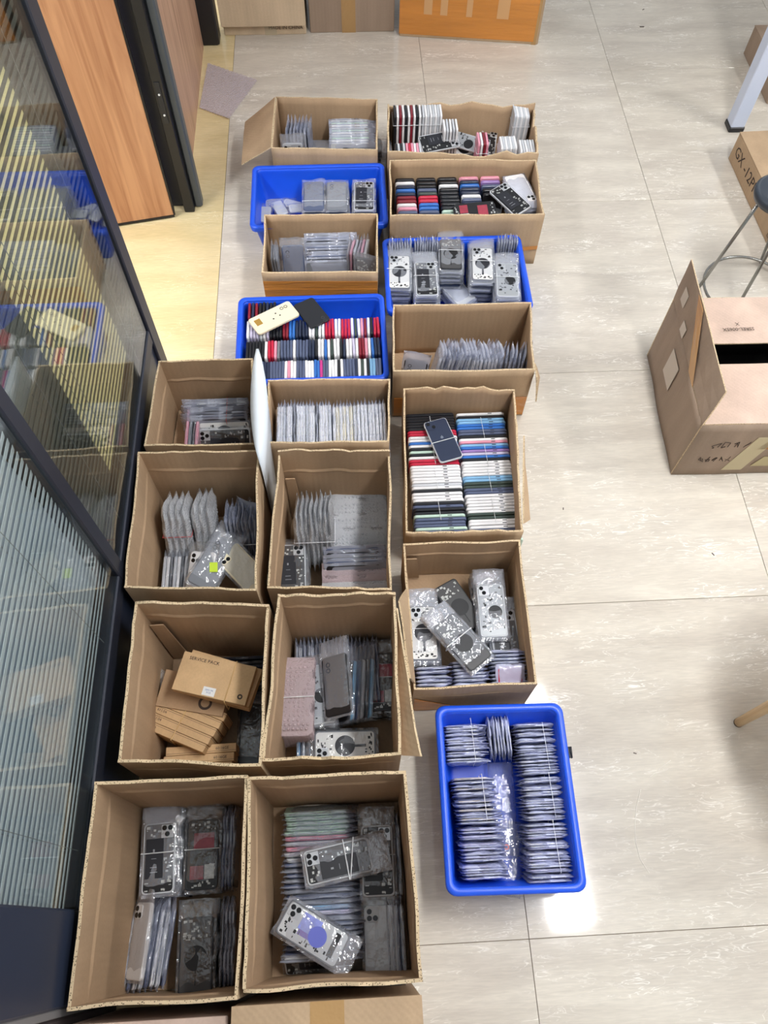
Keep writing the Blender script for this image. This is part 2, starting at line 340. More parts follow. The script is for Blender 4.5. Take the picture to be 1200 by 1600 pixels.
# ------------------------------------------------------------------ ceiling lamps (above, out of frame), two of them added fill for the blinds
def lamp(x, y, rz, L_=1.32, W_=.215, label=''):
    r = link('linear_ceiling_lamp', MB().bbox((-W_/2-.012, -L_/2-.012, .004), (W_/2+.012, L_/2+.012, .06), .004).mesh('lamp_housing', WHITE), None, T(x, y, 2.8) @ Matrix.Rotation(rz, 4, 'Z'))
    em = bpy.data.materials.get('lamp_diffuser')
    if not em:
        em = bpy.data.materials.new('lamp_diffuser'); em.use_nodes = True; nn = em.node_tree.nodes; nn.remove(nn['Principled BSDF'])
        e = nn.new('ShaderNodeEmission'); e.inputs[0].default_value = (1, .99, .98, 1); e.inputs[1].default_value = LAMP
        em.node_tree.links.new(e.outputs[0], nn['Material Output'].inputs[0])
    link('diffuser', MB().box((-W_/2, -L_/2, 0), (W_/2, L_/2, .004)).mesh('diffuser', em), r)
    return tag(r, label, 'lamp', 'linear ceiling lamps')
lamp(1.49, .665, radians(4), label='white linear ceiling lamp mirrored in the floor beside the blue tote')
lamp(-1.5, 1.0, radians(4), label='added unseen fill lamp in the room beyond the glass partition')  # added to brighten the cream backing behind the blinds
lamp(-1.3, 2.6, radians(4), label='added unseen fill lamp over the doorway side of the next room')  # second added lamp, also lights the blind backing from behind
lamp(3.7, 1.2, radians(4), label='white linear ceiling lamp over the far side of the aisle')
lamp(4.3, 6.6, radians(4), label='white linear ceiling lamp above the rear table')
# ------------------------------------------------------------------ open cartons
def wobble(p, s, a): return a*noise.noise(Vector(p)*s)
def panel_mesh(A, B, zb, zt, out, t, top_fn=None, bulge=.004, seed=0, fold=None, m=None, lean=0, nx=14, nz=7):
    """upright corrugated sheet between two floor points"""
    A = Vector(A); B = Vector(B); out = Vector(out); vi = []; vo = []
    if fold is not None:
        f0 = (fold-zb)/(zt-zb); qs = [f0*.35, f0*.7, f0-.022, f0, f0+.022]; qs = [0]+qs+[(f0+.022+1)/2, 1]; nz = len(qs)-1
    else: qs = [j/nz for j in range(nz+1)]
    for j in range(nz+1):
        for i in range(nx+1):
            u = i/nx; q = qs[j]
            ztop = zt+(top_fn(u) if top_fn else 0)
            z = zb+(ztop-zb)*q
            p = A.lerp(B, u)
            d = bulge*noise.noise(Vector((u*2.3+seed, q*1.7, seed*3.1)))*2*min(1, 4*u, 4*(1-u))
            if fold is not None and j == 4: d -= .0030*min(1, 8*u, 8*(1-u))
            d += lean*q
            vi.append(Vector((p.x, p.y, z))+out*d); vo.append(Vector((p.x, p.y, z))+out*(d+t))
    n = nx+1; V = vi+vo; O = len(vi); f = []; mi = []
    for j in range(nz):
        for i in range(nx):
            a = j*n+i; f.append((a, a+n, a+n+1, a+1)); mi.append(0); f.append((O+a, O+a+1, O+a+n+1, O+a+n)); mi.append(2)
    for i in range(nx):
        a = nz*n+i; f.append((a, O+a, O+a+1, a+1)); mi.append(1); f.append((i, i+1, O+i+1, O+i)); mi.append(0)
    for j in range(nz):
        a = j*n; f.append((a, O+a, O+a+n, a+n)); mi.append(1); a = j*n+nx; f.append((a, a+n, O+a+n, O+a)); mi.append(1)
    me = bpy.data.meshes.new('side_panel'); me.from_pydata([tuple(v) for v in V], [], f)
    for q in m: me.materials.append(q)
    me.polygons.foreach_set('material_index', mi); me.update()
    bm = bmesh.new(); bm.from_mesh(me); bmesh.ops.recalc_face_normals(bm, faces=bm.faces[:]); bm.to_mesh(me); bm.free()
    me.polygons.foreach_set('use_smooth', [k != 1 and fold is None for k in mi]); return me
BOX = {}
def carton(key, label, corners, z, rag=.004, t=.005, inset=.0, fold=None, inner=KIN, outer=K1, tears=None, insert=None, group='open cartons on the tiled floor', base_shift=(0, 0)):
    """corners of the rim in order rear-left, rear-right, front-right, front-left; z rim height"""
    sd = rnd.random()*50
    c = [Vector((x, y, 0)) for x, y in corners]; mid = sum(c, Vector())/4
    root = bpy.data.objects.new('open_carton', None); col.objects.link(root); root.location = (mid.x, mid.y, 0)
    tag(root, label, 'carton', group); BOX[key] = (c, z, root)
    names = ['rear', 'right', 'front', 'left']
    for k in range(4):
        A = c[k]; B = c[(k+1) % 4]; e = (B-A).normalized(); out = Vector((-e.y, e.x, 0)); 
        if (mid-(A+B)/2).dot(out) > 0: out = -out
        tf = (tears or {}).get(names[k])
        def top(u, k=k, tf=tf):
            r = rag*noise.noise(Vector((u*9, k*7.7, sd)))+rag*.5*noise.noise(Vector((u*31, k*3.3, sd)))
            return r-(.002 if k % 2 else 0)+(tf(u) if tf else 0)
        # walls butt: rear/front carry the corner thickness
        A2, B2 = (A-e*t, B+e*t) if k % 2 == 0 else (A, B)
        me = panel_mesh(A2-mid, B2-mid, .002, z, out, t, top, .003 if z < .3 else .0035, sd+k*5, fold, [inner, EDGE, outer])
        link('side_panel', me, root)
    b = MB(); q = [p-mid for p in c]
    b.add([(p.x, p.y, .001) for p in q]+[(p.x, p.y, .006) for p in q], [(0, 1, 2, 3), (7, 6, 5, 4), (0, 4, 5, 1), (1, 5, 6, 2), (2, 6, 7, 3), (3, 7, 4, 0)])
    link('bottom_panel', b.mesh('bottom_panel', inner), root)
    if insert:
        b = MB(); b.add([(p.x*.985, p.y*.985, insert-.005) for p in q]+[(p.x*.985, p.y*.985, insert) for p in q], [(0, 1, 2, 3), (7, 6, 5, 4), (0, 4, 5, 1), (1, 5, 6, 2), (2, 6, 7, 3), (3, 7, 4, 0)])
        link('inner_divider', b.mesh('inner_divider', inner), root)
    return root
def rect(x0, x1, y0, y1, dx0=0, dx1=0): return [(x0+dx0, y1), (x1+dx1, y1), (x1, y0), (x0, y0)]
def px_rect(z, a, b, c_, d): return [tuple(P(*q, z)[:2]) for q in (a, b, c_, d)]
def flap(root, pts, t=.004, m=None, label=None, name='flap'):
    """sheet through four world points (a,b hinge; c,d free edge)"""
    a, b, c_, d = [Vector(p)-root.location for p in pts]; n = (b-a).cross(d-a).normalized()*t; N_ = 6
    g = []
    for j in range(4):
        for i in range(N_+1):
            p = (a.lerp(b, i/N_)).lerp(d.lerp(c_, i/N_), j/3)
            g.append(p+n*(.8*noise.noise(p*14)))
    V = g+[p+n for p in g]; O = len(g); w_ = N_+1; f = []; mi = []
    for j in range(3):
        for i in range(N_):
            k = j*w_+i; f += [(k, k+1, k+w_+1, k+w_), (O+k, O+k+w_, O+k+w_+1, O+k+1)]; mi += [0, 2]
    for i in range(N_):
        f += [(i, O+i, O+i+1, i+1), (3*w_+i, 3*w_+i+1, O+3*w_+i+1, O+3*w_+i)]; mi += [1, 1]
    for j in range(3):
        k = j*w_; f += [(k, k+w_, O+k+w_, O+k), (k+N_, O+k+N_, O+k+w_+N_, k+w_+N_)]; mi += [1, 1]
    o = link(name, mesh_from(name, V, f, m or [KIN, EDGE, K1], mi), root)
    if label: o['label'] = label
    return o
def tape_strip(root, pts, m=TAPE, name='tape', t=.0009, label=None):
    pts = [Vector(p)-root.location for p in pts]; n = (pts[1]-pts[0]).cross(pts[3]-pts[0]).normalized()*t
    V = pts+[p+n for p in pts]
    o = link(name, mesh_from(name, V, [(3, 2, 1, 0), (4, 5, 6, 7), (0, 1, 5, 4), (1, 2, 6, 5), (2, 3, 7, 6), (3, 0, 4, 7)], [m]), root)
    if label: o['label'] = label
    return o
def dip(u0, u1, d): return lambda u: (-d*sin(pi*(u-u0)/(u1-u0)) if u0 < u < u1 else 0)

t_ = .005
L4 = carton('L4', 'large open brown carton at the near left, phones bagged in four stacks inside', px_rect(.40, (152, 1226), (382, 1216), (366, 1556), (110, 1574)), .40, .003, .006, fold=.31)
M8 = carton('M8', 'large open carton nearest the camera, purple phone on top', px_rect(.40, (392, 1218), (630, 1208), (655, 1528), (385, 1545)), .40, .014, .006, fold=.32)
L3 = carton('L3', 'open brown carton holding small printed kraft service boxes', px_rect(.37, (214, 943), (416, 948), (404, 1193), (188, 1186)), .37, .008, .006, fold=.30)
M7 = carton('M7', 'open carton between the service box carton and the white-bag carton, coil phone at front', px_rect(.37, (438, 932), (614, 930), (622, 1176), (414, 1184)), .37, .014, .006, fold=.31)
L2 = carton('L2', 'open carton with bubble wrapped packs and a yellow sticker pack', px_rect(.35, (218, 708), (402, 706), (398, 920), (198, 915)), .35, .004, .005, fold=.27)
M6 = carton('M6', 'open carton with a fan of pointed bubble bags and tall rear wall', px_rect(.33, (438, 712), (606, 712), (609, 918), (421, 916)), .33, .010, .005, fold=.24, tears={'rear': lambda u: .022})
L1 = carton('L1', 'open carton against the glass partition with dark bagged housings', px_rect(.33, (250, 566), (392, 562), (402, 692), (228, 694)), .33, .003, .005, fold=.25, insert=.11)
M5 = carton('M5', 'open carton tightly filled with white bagged shells', px_rect(.22, (421, 596), (607, 594), (605, 688), (418, 690)), .22, .004, .005, insert=.085)
R6 = carton('R6', 'low open carton beside the aisle with loose bagged housings and one pink pack', px_rect(.20, (633, 852), (810, 846), (836, 1066), (650, 1074)), .20, .002, .005, fold=.14)
R5 = carton('R5', 'ragged open carton filled with two columns of coloured phones', px_rect(.175, (633, 606), (802, 609), (815, 828), (637, 829)), .175, .014, .005)
R4 = carton('R4', 'open carton with a fan of upright clear bags, orange tape below', px_rect(.225, (617, 478), (828, 474), (833, 576), (617, 578)), .225, .002, .005)
M3 = carton('M3', 'open carton with orange tape across its front face', px_rect(.20, (415, 337), (588, 335), (588, 424), (411, 424)), .20, .002, .005)
R2 = carton('R2', 'open carton with five cascades of coloured phones', px_rect(.215, (611, 251), (836, 251), (849, 334), (612, 335)), .215, .004, .005)
R1 = carton('R1', 'torn-rimmed rear carton with banded phone frames', px_rect(.20, (608, 163), (833, 168), (839, 239), (608, 236)), .20, .022, .006, insert=.03)
M1 = carton('M1', 'rearmost open carton with its left flap folded out', px_rect(.20, (433, 152), (588, 156), (588, 233), (426, 230)), .20, .002, .005)

# flaps, creases and tape on the cartons
c = BOX['M1'][0]; flap(M1, [(c[3].x-.006, c[3].y, .198), (c[0].x-.006, c[0].y, .198), P(384, 192, .13), P(378, 258, .13)], label='flap folded outward')
c = BOX['M3'][0]; tape_strip(M3, [(c[3].x-.004, c[3].y-.0075, .13), (c[3].x-.004, c[3].y-.0075, .165), (c[2].x+.004, c[2].y-.0075, .165), (c[2].x+.004, c[2].y-.0075, .13)][::-1])
tape_strip(M3, [(c[3].x-.004, c[3].y-.0085, .04), (c[3].x-.004, c[3].y-.0085, .132), (c[2].x+.004, c[2].y-.0085, .132), (c[2].x+.004, c[2].y-.0085, .04)][::-1])
c = BOX['R4'][0]; flap(R4, [(c[2].x+.006, c[2].y+.02, .222), (c[2].x+.006, c[2].y-.03, .222), P(836, 628, .13), P(842, 590, .14)], label='torn flap hanging at the corner')
tape_strip(R4, [(c[3].x, c[3].y-.0068, .01), (c[3].x, c[3].y-.0068, .10), (c[2].x+.003, c[2].y-.0068, .10), (c[2].x+.003, c[2].y-.0068, .01)][::-1])
c = BOX['R2'][0]; tape_strip(R2, [(c[2].x-.12, c[2].y-.0075, .06), (c[2].x-.12, c[2].y-.0075, .075), (c[2].x+.004, c[2].y-.0075, .085), (c[2].x+.004, c[2].y-.0075, .07)][::-1])
c = BOX['R6'][0]; tape_strip(R6, [(c[3].x, c[3].y-.0068, .01), (c[3].x, c[3].y-.0068, .12), (c[3].x+.09, c[3].y-.0068, .05), (c[3].x+.09, c[3].y-.0068, .01)][::-1])
flap(R6, [(c[3].x-.006, c[3].y+.01, .198), (c[0].x-.006, c[0].y-.12, .198), P(622, 940, .27), P(640, 1060, .27)], label='bent flap standing at the side')
c = BOX['R5'][0]; flap(R5, [(c[1].x+.006, c[1].y-.16, .172), (c[2].x+.006, c[2].y+.02, .172), P(826, 812, .15), P(818, 712, .15)], label='torn flap hanging outward')
c = BOX['M7'][0]; flap(M7, [(c[1].x+.007, c[1].y-.03, .34), (c[2].x+.007, c[2].y, .34), P(658, 1182, .38), P(622, 950, .36)], label='bent flap leaning outward')
# corner lining strips (glued tabs) seen on the inner walls
for key, (fx, w_) in dict(L3=(0, .045), M6=(0, .035), R6=(0, .04)).items():
    cc, zz, rt = BOX[key]; a = cc[0]
    tape_strip(rt, [(a.x+.004, a.y-.012, .02), (a.x+.004+w_, a.y-.012, .02), (a.x+.004+w_*.7, a.y-.012, zz*.72), (a.x+.004, a.y-.012, zz*.72)], KIN, 'corner_tab', .003)

# ------------------------------------------------------------------ blue totes
def rr_loop(x0, x1, y0, y1, r, z, seg=5):
    out = []
    for (cx, cy, a0) in ((x1-r, y1-r, 0), (x0+r, y1-r, pi/2), (x0+r, y0+r, pi), (x1-r, y0+r, 3*pi/2)):
        for k in range(seg+1):
            a = a0+k*pi/2/seg; out.append(Vector((cx+r*cos(a), cy+r*sin(a), z)))
    return out
def tote(key, label, x0, x1, y0, y1, z, rz=0, taper=.022, shear=0):
    mx, my = (x0+x1)/2, (y0+y1)/2; hx, hy = (x1-x0)/2, (y1-y0)/2; tp_ = taper
    root = link('blue_tote', None, None, T(mx, my, 0) @ Matrix.Rotation(rz, 4, 'Z')); tag(root, label, 'tote', 'blue plastic totes on the floor')
    def lp(i, zz, r): return rr_loop(-hx+i, hx-i, -hy+i, hy-i, max(r, .004), zz)
    f = .013
    b = MB().loops([lp(tp_+f+.004, .0015, .012), lp(tp_+f, .004, .016), lp(f+.001, z-.018, .018), lp(f+.001, z-.006, .018), lp(f+.004, z-.006, .015), lp(f+.0045, z-.018, .015), lp(tp_+f+.004, .009, .013), lp(tp_+f+.012, .0065, .006)])
    link('body', b.mesh('tote_body', BLUE, True), root)
    r = MB().loops([lp(.0025, z-.020, .020), lp(0, z-.004, .024), lp(.003, z, .022), lp(f+.001, z, .016), lp(f+.004, z-.0035, .014), lp(f+.004, z-.006, .014), lp(f-.002, z-.006, .015), lp(.005, z-.007, .020), lp(.005, z-.020, .020)], cap0=False, cap1=False)
    link('rim', r.mesh('tote_rim', BLUE, True), root)
    for sy in (-1, 1):
        h = MB().bbox((-.055, sy*(hy-f)-.006 if sy < 0 else hy-f, z-.055), (.055, sy*(hy-f) if sy < 0 else hy-f+.006, z-.021), .002)
        link('handle', h.mesh('tote_handle', BLUE), root)
    for sx in (-1, 1):
        for k in range(-2, 3):
            h = MB().box((-.0015, -.0015, .02), (.0015, .0015, z-.02)); 
    BOX[key] = ([Vector((x0, y1, 0)), Vector((x1, y1, 0)), Vector((x1, y0, 0)), Vector((x0, y0, 0))], z, root)
    return root
M2t = tote('M2', 'blue tote between the rear flapped carton and the orange taped carton', .125, .595, 2.135, 2.452, .15)
M4t = tote('M4', 'blue tote packed with rows of upright coloured phones', .100, .562, 1.478, 1.822, .155)
R3t = tote('R3', 'blue tote on the aisle side with five stacks of bagged housings', .568, 1.035, 1.74, 2.072, .15)
R7t = tote('R7', 'blue tote nearest the aisle filled with thin clear packs', .612, .918, .087, .497, .15, radians(-1.2))
tag(link('torn_plastic_scrap', MB().loops([[(x*.5+.003*noise.noise(Vector((x*300, y*300, 3+k))), y*.9+.004*noise.noise(Vector((x*200, y*200, 9+k))), .003*k) for x, y in ((-.006, -.014), (.004, -.011), (.007, 0), (.003, .012), (-.005, .015), (-.008, .003))] for k in range(4)]).mesh('scrap', BLACK), None, frame(P(888, 1176, .135), (0, 1, .2), (1, 0, .3))), 'small torn black plastic scrap stuck on the blue tote side', 'scrap')

# ------------------------------------------------------------------ phones, housings and packs
ML = {}
def cached(key, fn):
    if key not in ML: ML[key] = fn()
    return ML[key]
PW, PL, PT = .0715, .1465, .0080
def phone_parts(cband, cback, L_=PL, W_=PW, T_=PT):
    k = (cband, cback, L_, W_, T_)
    body = cached(('body',)+k, lambda: MB().rslab(L_, W_, T_, .009, -T_/2, 4).mesh('phone_body', cm(cband), False))
    back = cached(('back',)+k, lambda: MB().rslab(L_-.004, W_-.004, .0007, .008, T_/2-.0002, 3, .0003).mesh('back_glass', cm(cback)))
    return body, back
def button_me(): return cached('button', lambda: MB().bbox((-.0004, -.006, -.0013), (.0004, .006, .0013), .0002).mesh('side_button', BLACK))
def cam_me(c, n):
    def f():
        b = MB().rslab(.028, .028, .0016, .006, 0, 3, .0004); return b.mesh('camera_bump', cm(c) if isinstance(c, str) else c)
    return cached(('cam', c if isinstance(c, str) else c.name, n), f)
def lens_me(r=.0055): return cached(('lens', r), lambda: MB().disc((0, 0, 0), r, .0013, 14).mesh('lens', LENS))
def inst_phone(c, Ld, Nd, cband, cback, label, group, name='phone', buttons=False, cams=0, L_=PL, W_=PW, T_=PT):
    body, back = phone_parts(cband, cback, L_, W_, T_)
    o = link(name, body, None, frame(c, Ld, Nd)); tag(o, label, 'phone', group)
    link('back_glass', back, o)
    if buttons:
        for s in (1,): link('side_button', button_me(), o, T(s*(W_/2), .028, 0)); 
        link('side_button', button_me(), o, T(-(W_/2), .035, 0))
    if cams: add_cams(o, cams, T_/2+.0005, W_, L_, cback)
    return o
def add_cams(o, n, z, W_, L_, c):
    cb = link('camera_bump', cam_me(c, n), o, T(-W_/2+.018, L_/2-.018, z))
    for (x, y) in ((-.0065, .0065), (.0065, -.0065), (-.0065, -.0065), (.0065, .0065))[:n]: link('lens', lens_me(), cb, T(x, y, .0014))
def bag_me(L_, W_, T_, m, seed, fin=.0, key='bag', puff=1.0, ntaper=.3, extra=0.0):
    """pillow shaped bag around an item of L x W x T; fin = extra empty length at +y"""
    mir = fin < 0; fin = abs(fin)
    def f():
        r = random.Random(seed); nx, ny = 8, 16; bw = W_/2+.006; y0 = -L_/2-.006; y1 = L_/2+.006+fin
        V = []
        for side in (1, -1):
            for j in range(ny+1):
                for i in range(nx+1):
                    u = i/nx*2-1; y = y0+(y1-y0)*j/ny; x = u*bw
                    ex = min(1, max(0, (1-abs(u))*5)); e0 = min(1, (j/ny)*6); e1 = min(1, max(0, (y1-y)/(fin+.012)))**.8
                    e = min(ex, 1)*min(e0, 1)*min(1, e1*1.15)
                    h = (T_/2+.0013)*e
                    wv = .0022*puff*noise.noise(Vector((x*40, y*30, seed+side*3)))
                    fd = .010*(1-e1)*noise.noise(Vector((x*18, y*10, seed*2.1)))
                    V.append(((x+.002*noise.noise(Vector((y*25, seed, side)))*(abs(u) > .9)), y+(.003*noise.noise(Vector((x*40, seed, 5))) if j in (0, ny) else 0), side*(h+max(wv, -.0006)*e)+fd))
        if mir: V = [(-x, -y, z_) for x, y, z_ in V]
        n = nx+1; O = n*(ny+1); F = []
        for j in range(ny):
            for i in range(nx):
                a = j*n+i; F.append((a, a+1, a+n+1, a+n)); F.append((O+a, O+a+n, O+a+n+1, O+a+1))
        for i in range(nx): F.append((i, O+i, O+i+1, i+1)); a = ny*n+i; F.append((a, a+1, O+a+1, O+a))
        for j in range(ny): a = j*n; F.append((a, a+n, O+a+n, O+a)); a = j*n+nx; F.append((a, O+a, O+a+n, a+n))
        return mesh_from('plastic_bag', V, F, [m], None, True)
    return cached((key, round(L_, 4), round(W_, 4), round(T_, 4), m.name, seed, round(fin, 3), mir, puff), f)
def lk_stuff(n, me, o):
    q = link(n, me, o); q['kind'] = 'stuff'; return q
def housing_parts(o, kind, W_=PW, L_=PL, T_=PT):
    """visible inner parts of a phone housing on its +z face"""
    z = T_/2
    def plate(m): return cached(('plate', m.name, L_), lambda: MB().rslab(L_-.007, W_-.007, .0006, .007, z-.0001, 3, .0002).mesh('inner_plate', m))
    def circ(seed, m=BOARD, reg=None):
        def f():
            r = random.Random(seed); b = MB()
            for k in range(26):
                if reg: x0, x1, y0, y1 = reg[k % len(reg)]
                else: x0, x1, y0, y1 = -.030, .030, -.068, .068
                x = r.uniform(x0, x1); y = r.uniform(y0, y1); a = r.uniform(.002, .008); c_ = r.uniform(.0015, .006)
                x = max(-.029+a/2, min(.029-a/2, x))
                b.box((x-a/2, y-c_/2, z+.0004), (x+a/2, y+c_/2, z+r.uniform(.0008, .0016)), 0)
            return b.mesh('circuit_pieces', m)
        return cached(('circ', seed, m.name, str(reg)), f)
    
    def sbox(name, lo, hi, m): return cached((name, lo, hi, m.name), lambda: MB().bbox((lo[0], lo[1], z+.0004), (hi[0], hi[1], z+hi[2]), .0004).mesh(name, m))
    if kind == 'battery':
        link('inner_plate', plate(BLACK), o)
        link('battery', sbox('battery', (-.029, -.042), (.010, .040, .0022), BATT), o)
        link('battery_mark', cached('bmark', lambda: MB().box((-.013, .012, z+.0022), (-.009, .018, z+.0024)).box((-.018, -.03, z+.0022), (-.002, -.0285, z+.0024)).box((-.018, -.02, z+.0022), (-.004, -.0185, z+.0024)).box((-.016, -.002, z+.0022), (-.005, -.001, z+.0024)).mesh('battery_mark', mat('pale_print', (150, 154, 160)))), o)
        lk_stuff('circuit_pieces', circ(3, BOARD, [(.012, .030, -.06, .03), (-.03, .03, -.066, -.048), (-.03, .0, .045, .066)]), o)
        link('camera_plate', sbox('camera_plate', (.004, .040), (.031, .068, .0018), SILVER), o)
        for (x, y) in ((.011, .061), (.024, .061), (.0175, .048)): link('lens', lens_me(), o, T(x, y, z+.0016))
    elif kind == 'coil':
        link('inner_plate', plate(WHITE), o)
        link('coil', cached('coil', lambda: MB().disc((0, 0, z+.0005), .024, .0010, 28).box((-.003, -.05, z+.0005), (.003, -.02, z+.0013)).mesh('coil', BATT)), o)
        lk_stuff('circuit_pieces', circ(8, BLACK, [(-.03, .03, .03, .066), (-.03, .03, -.066, -.05)]), o)
        link('camera_plate', sbox('camera_plate', (-.031, .040), (-.004, .068, .0018), SILVER), o)
        for (x, y) in ((-.024, .061), (-.011, .061), (-.0175, .048)): link('lens', lens_me(), o, T(x, y, z+.0016))
    elif kind == 'dark_coil':
        link('inner_plate', plate(mat('dark_grey_plate', (70, 70, 72), rough=.5)), o)
        link('coil', cached('coil', lambda: MB()), o) if False else None
        link('coil', cached('coil2', lambda: MB().disc((0, -.005, z+.0005), .024, .0010, 28).box((-.0012, -.055, z+.0005), (.0012, -.02, z+.0013)).mesh('coil', BLACK)), o)
        lk_stuff('circuit_pieces', circ(11, BOARD, [(-.03, .03, .03, .066)]), o)
    elif kind == 'purple':
        link('inner_plate', plate(mat('bright_plate', (206, 210, 214), rough=.4)), o)
        PUR = mat('violet_blue_panel', (150, 160, 232), rough=.25, noise_amt=.2, nscale=40); PU2 = mat('violet_panel', (120, 92, 190), rough=.25)
        link('battery_panel', sbox('battery_panel', (-.006, -.01), (.028, .034, .0016), PUR), o)
        link('battery_panel', sbox('battery_panel', (-.016, .002), (-.004, .030, .0014), PU2), o)
        link('coil', cached('coilp', lambda: MB().disc((-.001, -.012, z+.0014), .020, .0010, 28).mesh('coil', mat('violet_coil', (112, 122, 214), rough=.25))), o)
        lk_stuff('circuit_pieces', circ(17, BLACK, [(-.03, -.012, .0, .066), (-.03, -.018, -.05, .02), (-.01, .03, .045, .066)]), o)
        link('dark_strip', sbox('dark_strip', (-.022, -.056), (.026, -.044, .0014), BLACK), o)
        link('camera_plate', sbox('camera_plate', (.006, .040), (.031, .068, .0018), SILVER), o)
        for (x, y) in ((.0235, .061), (.0115, .056), (.0235, .048)): link('lens', lens_me(), o, T(x, y, z+.0016))
    elif kind == 'red':
        link('inner_plate', plate(BLACK), o)
        RD = mat('red_film', (158, 60, 76), rough=.3, noise_amt=.2, nscale=40)
        link('red_label', sbox('red_label', (-.020, .010), (.026, .044, .0012), RD), o)
        link('red_label', sbox('red_label', (-.026, -.052), (.004, -.024, .0012), RD), o)
        lk_stuff('circuit_pieces', circ(23, BOARD, [(.006, .030, -.06, -.02), (-.03, .03, -.068, -.056), (-.03, .03, .048, .066)]), o)
        link('speaker_plate', sbox('speaker_plate', (.006, -.052), (.028, -.022, .0012), BOARD), o)
    elif kind == 'silverback':
        link('inner_plate', plate(mat('silver_plate', (176, 180, 184), rough=.35, metal=.4)), o)
        lk_stuff('circuit_pieces', circ(31, BLACK, [(-.03, .03, -.06, .066)]), o)
        link('camera_plate', sbox('camera_plate', (-.031, .040), (-.004, .068, .0018), SILVER), o)
        for (x, y) in ((-.024, .061), (-.0175, .048)): link('lens', lens_me(), o, T(x, y, z+.0016))
        link('coil', cached('coil5', lambda: MB().disc((.008, -.005, z+.0006), .018, .0010, 24).mesh('coil', BLACK)), o)
    elif kind.startswith('back_'):
        c_ = kind[5:]
        link('back_glass', phone_parts('grey', c_, L_, W_, T_)[1], o); add_cams(o, 3, z+.0005, W_, L_, c_)
    elif kind.startswith('plain_'):
        link('back_glass', phone_parts('grey', kind[6:], L_, W_, T_)[1], o)
        link('camera_opening', cached(('camop', kind), lambda: MB().ring((-.0175, .052, z+.0005), .004, .006, .0006, 14).ring((-.0175, .038, z+.0005), .004, .006, .0006, 14).mesh('camera_opening', mat('dim_ring', (60, 62, 70)))), o)
FRC = dict(battery='silver', coil='grey', dark_coil='black', purple='grey', red='black', silverback='silver')
def pack(c, Ld, Nd, kind, label, group=None, bagm=BAG, fin=.03, seed=None, name='bagged_housing', puff=1.0, L_=PL, W_=PW, T_=PT, detail=True, band=None):
    """a phone housing in its own clear bag"""
    fc = FRC.get(kind, kind.split('_')[-1] if '_' in kind else 'grey')
    if kind.startswith('slab_'): fc = kind[5:]
    body = phone_parts(fc, fc, L_, W_, T_)[0]
    o = link(name, body, None, frame(c, Ld, Nd)); tag(o, label, 'phone housing', group)
    if detail and not kind.startswith('slab_'): housing_parts(o, kind, W_, L_, T_)
    if bagm:
        link('plastic_bag', bag_me(L_, W_, T_, bagm, (rnd.randrange(6) if seed is None else seed), fin, puff=puff), o)
    return o
def bpack(c, Ld, Nd, label, group=None, m=BUB, L_=.16, W_=.085, T_=.016, seed=None, fin=.012):
    """a housing wrapped in bubble film: dark slab inside a puffed wrap with bubbles"""
    body = phone_parts('grey', 'grey', PL, PW, PT)[0]
    o = link('bubble_wrapped_housing', body, None, frame(c, Ld, Nd)); tag(o, label, 'bubble wrapped pack', group)
    link('bubble_wrap', bag_me(L_, W_, T_, m, (rnd.randrange(4) if seed is None else seed), fin, key='bub', puff=2.5), o)
    key = ('bubs', m.name, L_, W_)
    def f():
        b = MB(); nx, ny = int(W_/.011), int(L_/.011)
        for s in (1, -1):
            for j in range(ny):
                for i in range(nx):
                    x = (i-(nx-1)/2+.25*(j % 2))*.0105; y = (j-(ny-1)/2)*.0105; z0 = s*(T_/2+.0004)
                    b.loops([[(x+r_*cos(a*pi/3), y+r_*sin(a*pi/3)*s, z0+s*h) for a in range(6)] for r_, h in ((.0042, 0), (.0034, .0016), (.0012, .0024))])
        return b.mesh('bubbles', m, True)
    bb = link('bubbles', cached(key, f), o); bb['kind'] = 'stuff'
    return o
def band_loop(pts, label, r=.0011, m=BAND, grp='rubber bands around the bundles'):
    """closed elastic band through world points"""
    pts = [Vector(p) for p in pts]; mid = sum(pts, Vector())/len(pts); out = []
    for i, p in enumerate(pts):
        q = pts[(i+1) % len(pts)]
        for k in range(4): out.append(p.lerp(q, k/4)-mid)
    o = link('rubber_band', MB().tube(out, r, 6, True).mesh('rubber_band', m, True), None, Matrix.Translation(mid))
    return tag(o, label, 'rubber band', grp)
def band_round(o, label, along=0.0, depth=PT, W_=PW, slack=.0035, r=.0011, m=BAND, skew=.0, lo=None):
    """band across the width of a stack whose top item is o; depth = full stack depth"""
    M = o.matrix_world.copy() if False else frame_of[o.name]
    zt = PT/2+slack; zb = zt-depth-2*slack; x = W_/2+.0035
    pts = [M @ Vector(p) for p in ((-x, along-skew, zt), (x, along+skew, zt), (x, along+skew, zb), (-x, along-skew, zb))]
    return band_loop(pts, label, r, m)
frame_of = {}
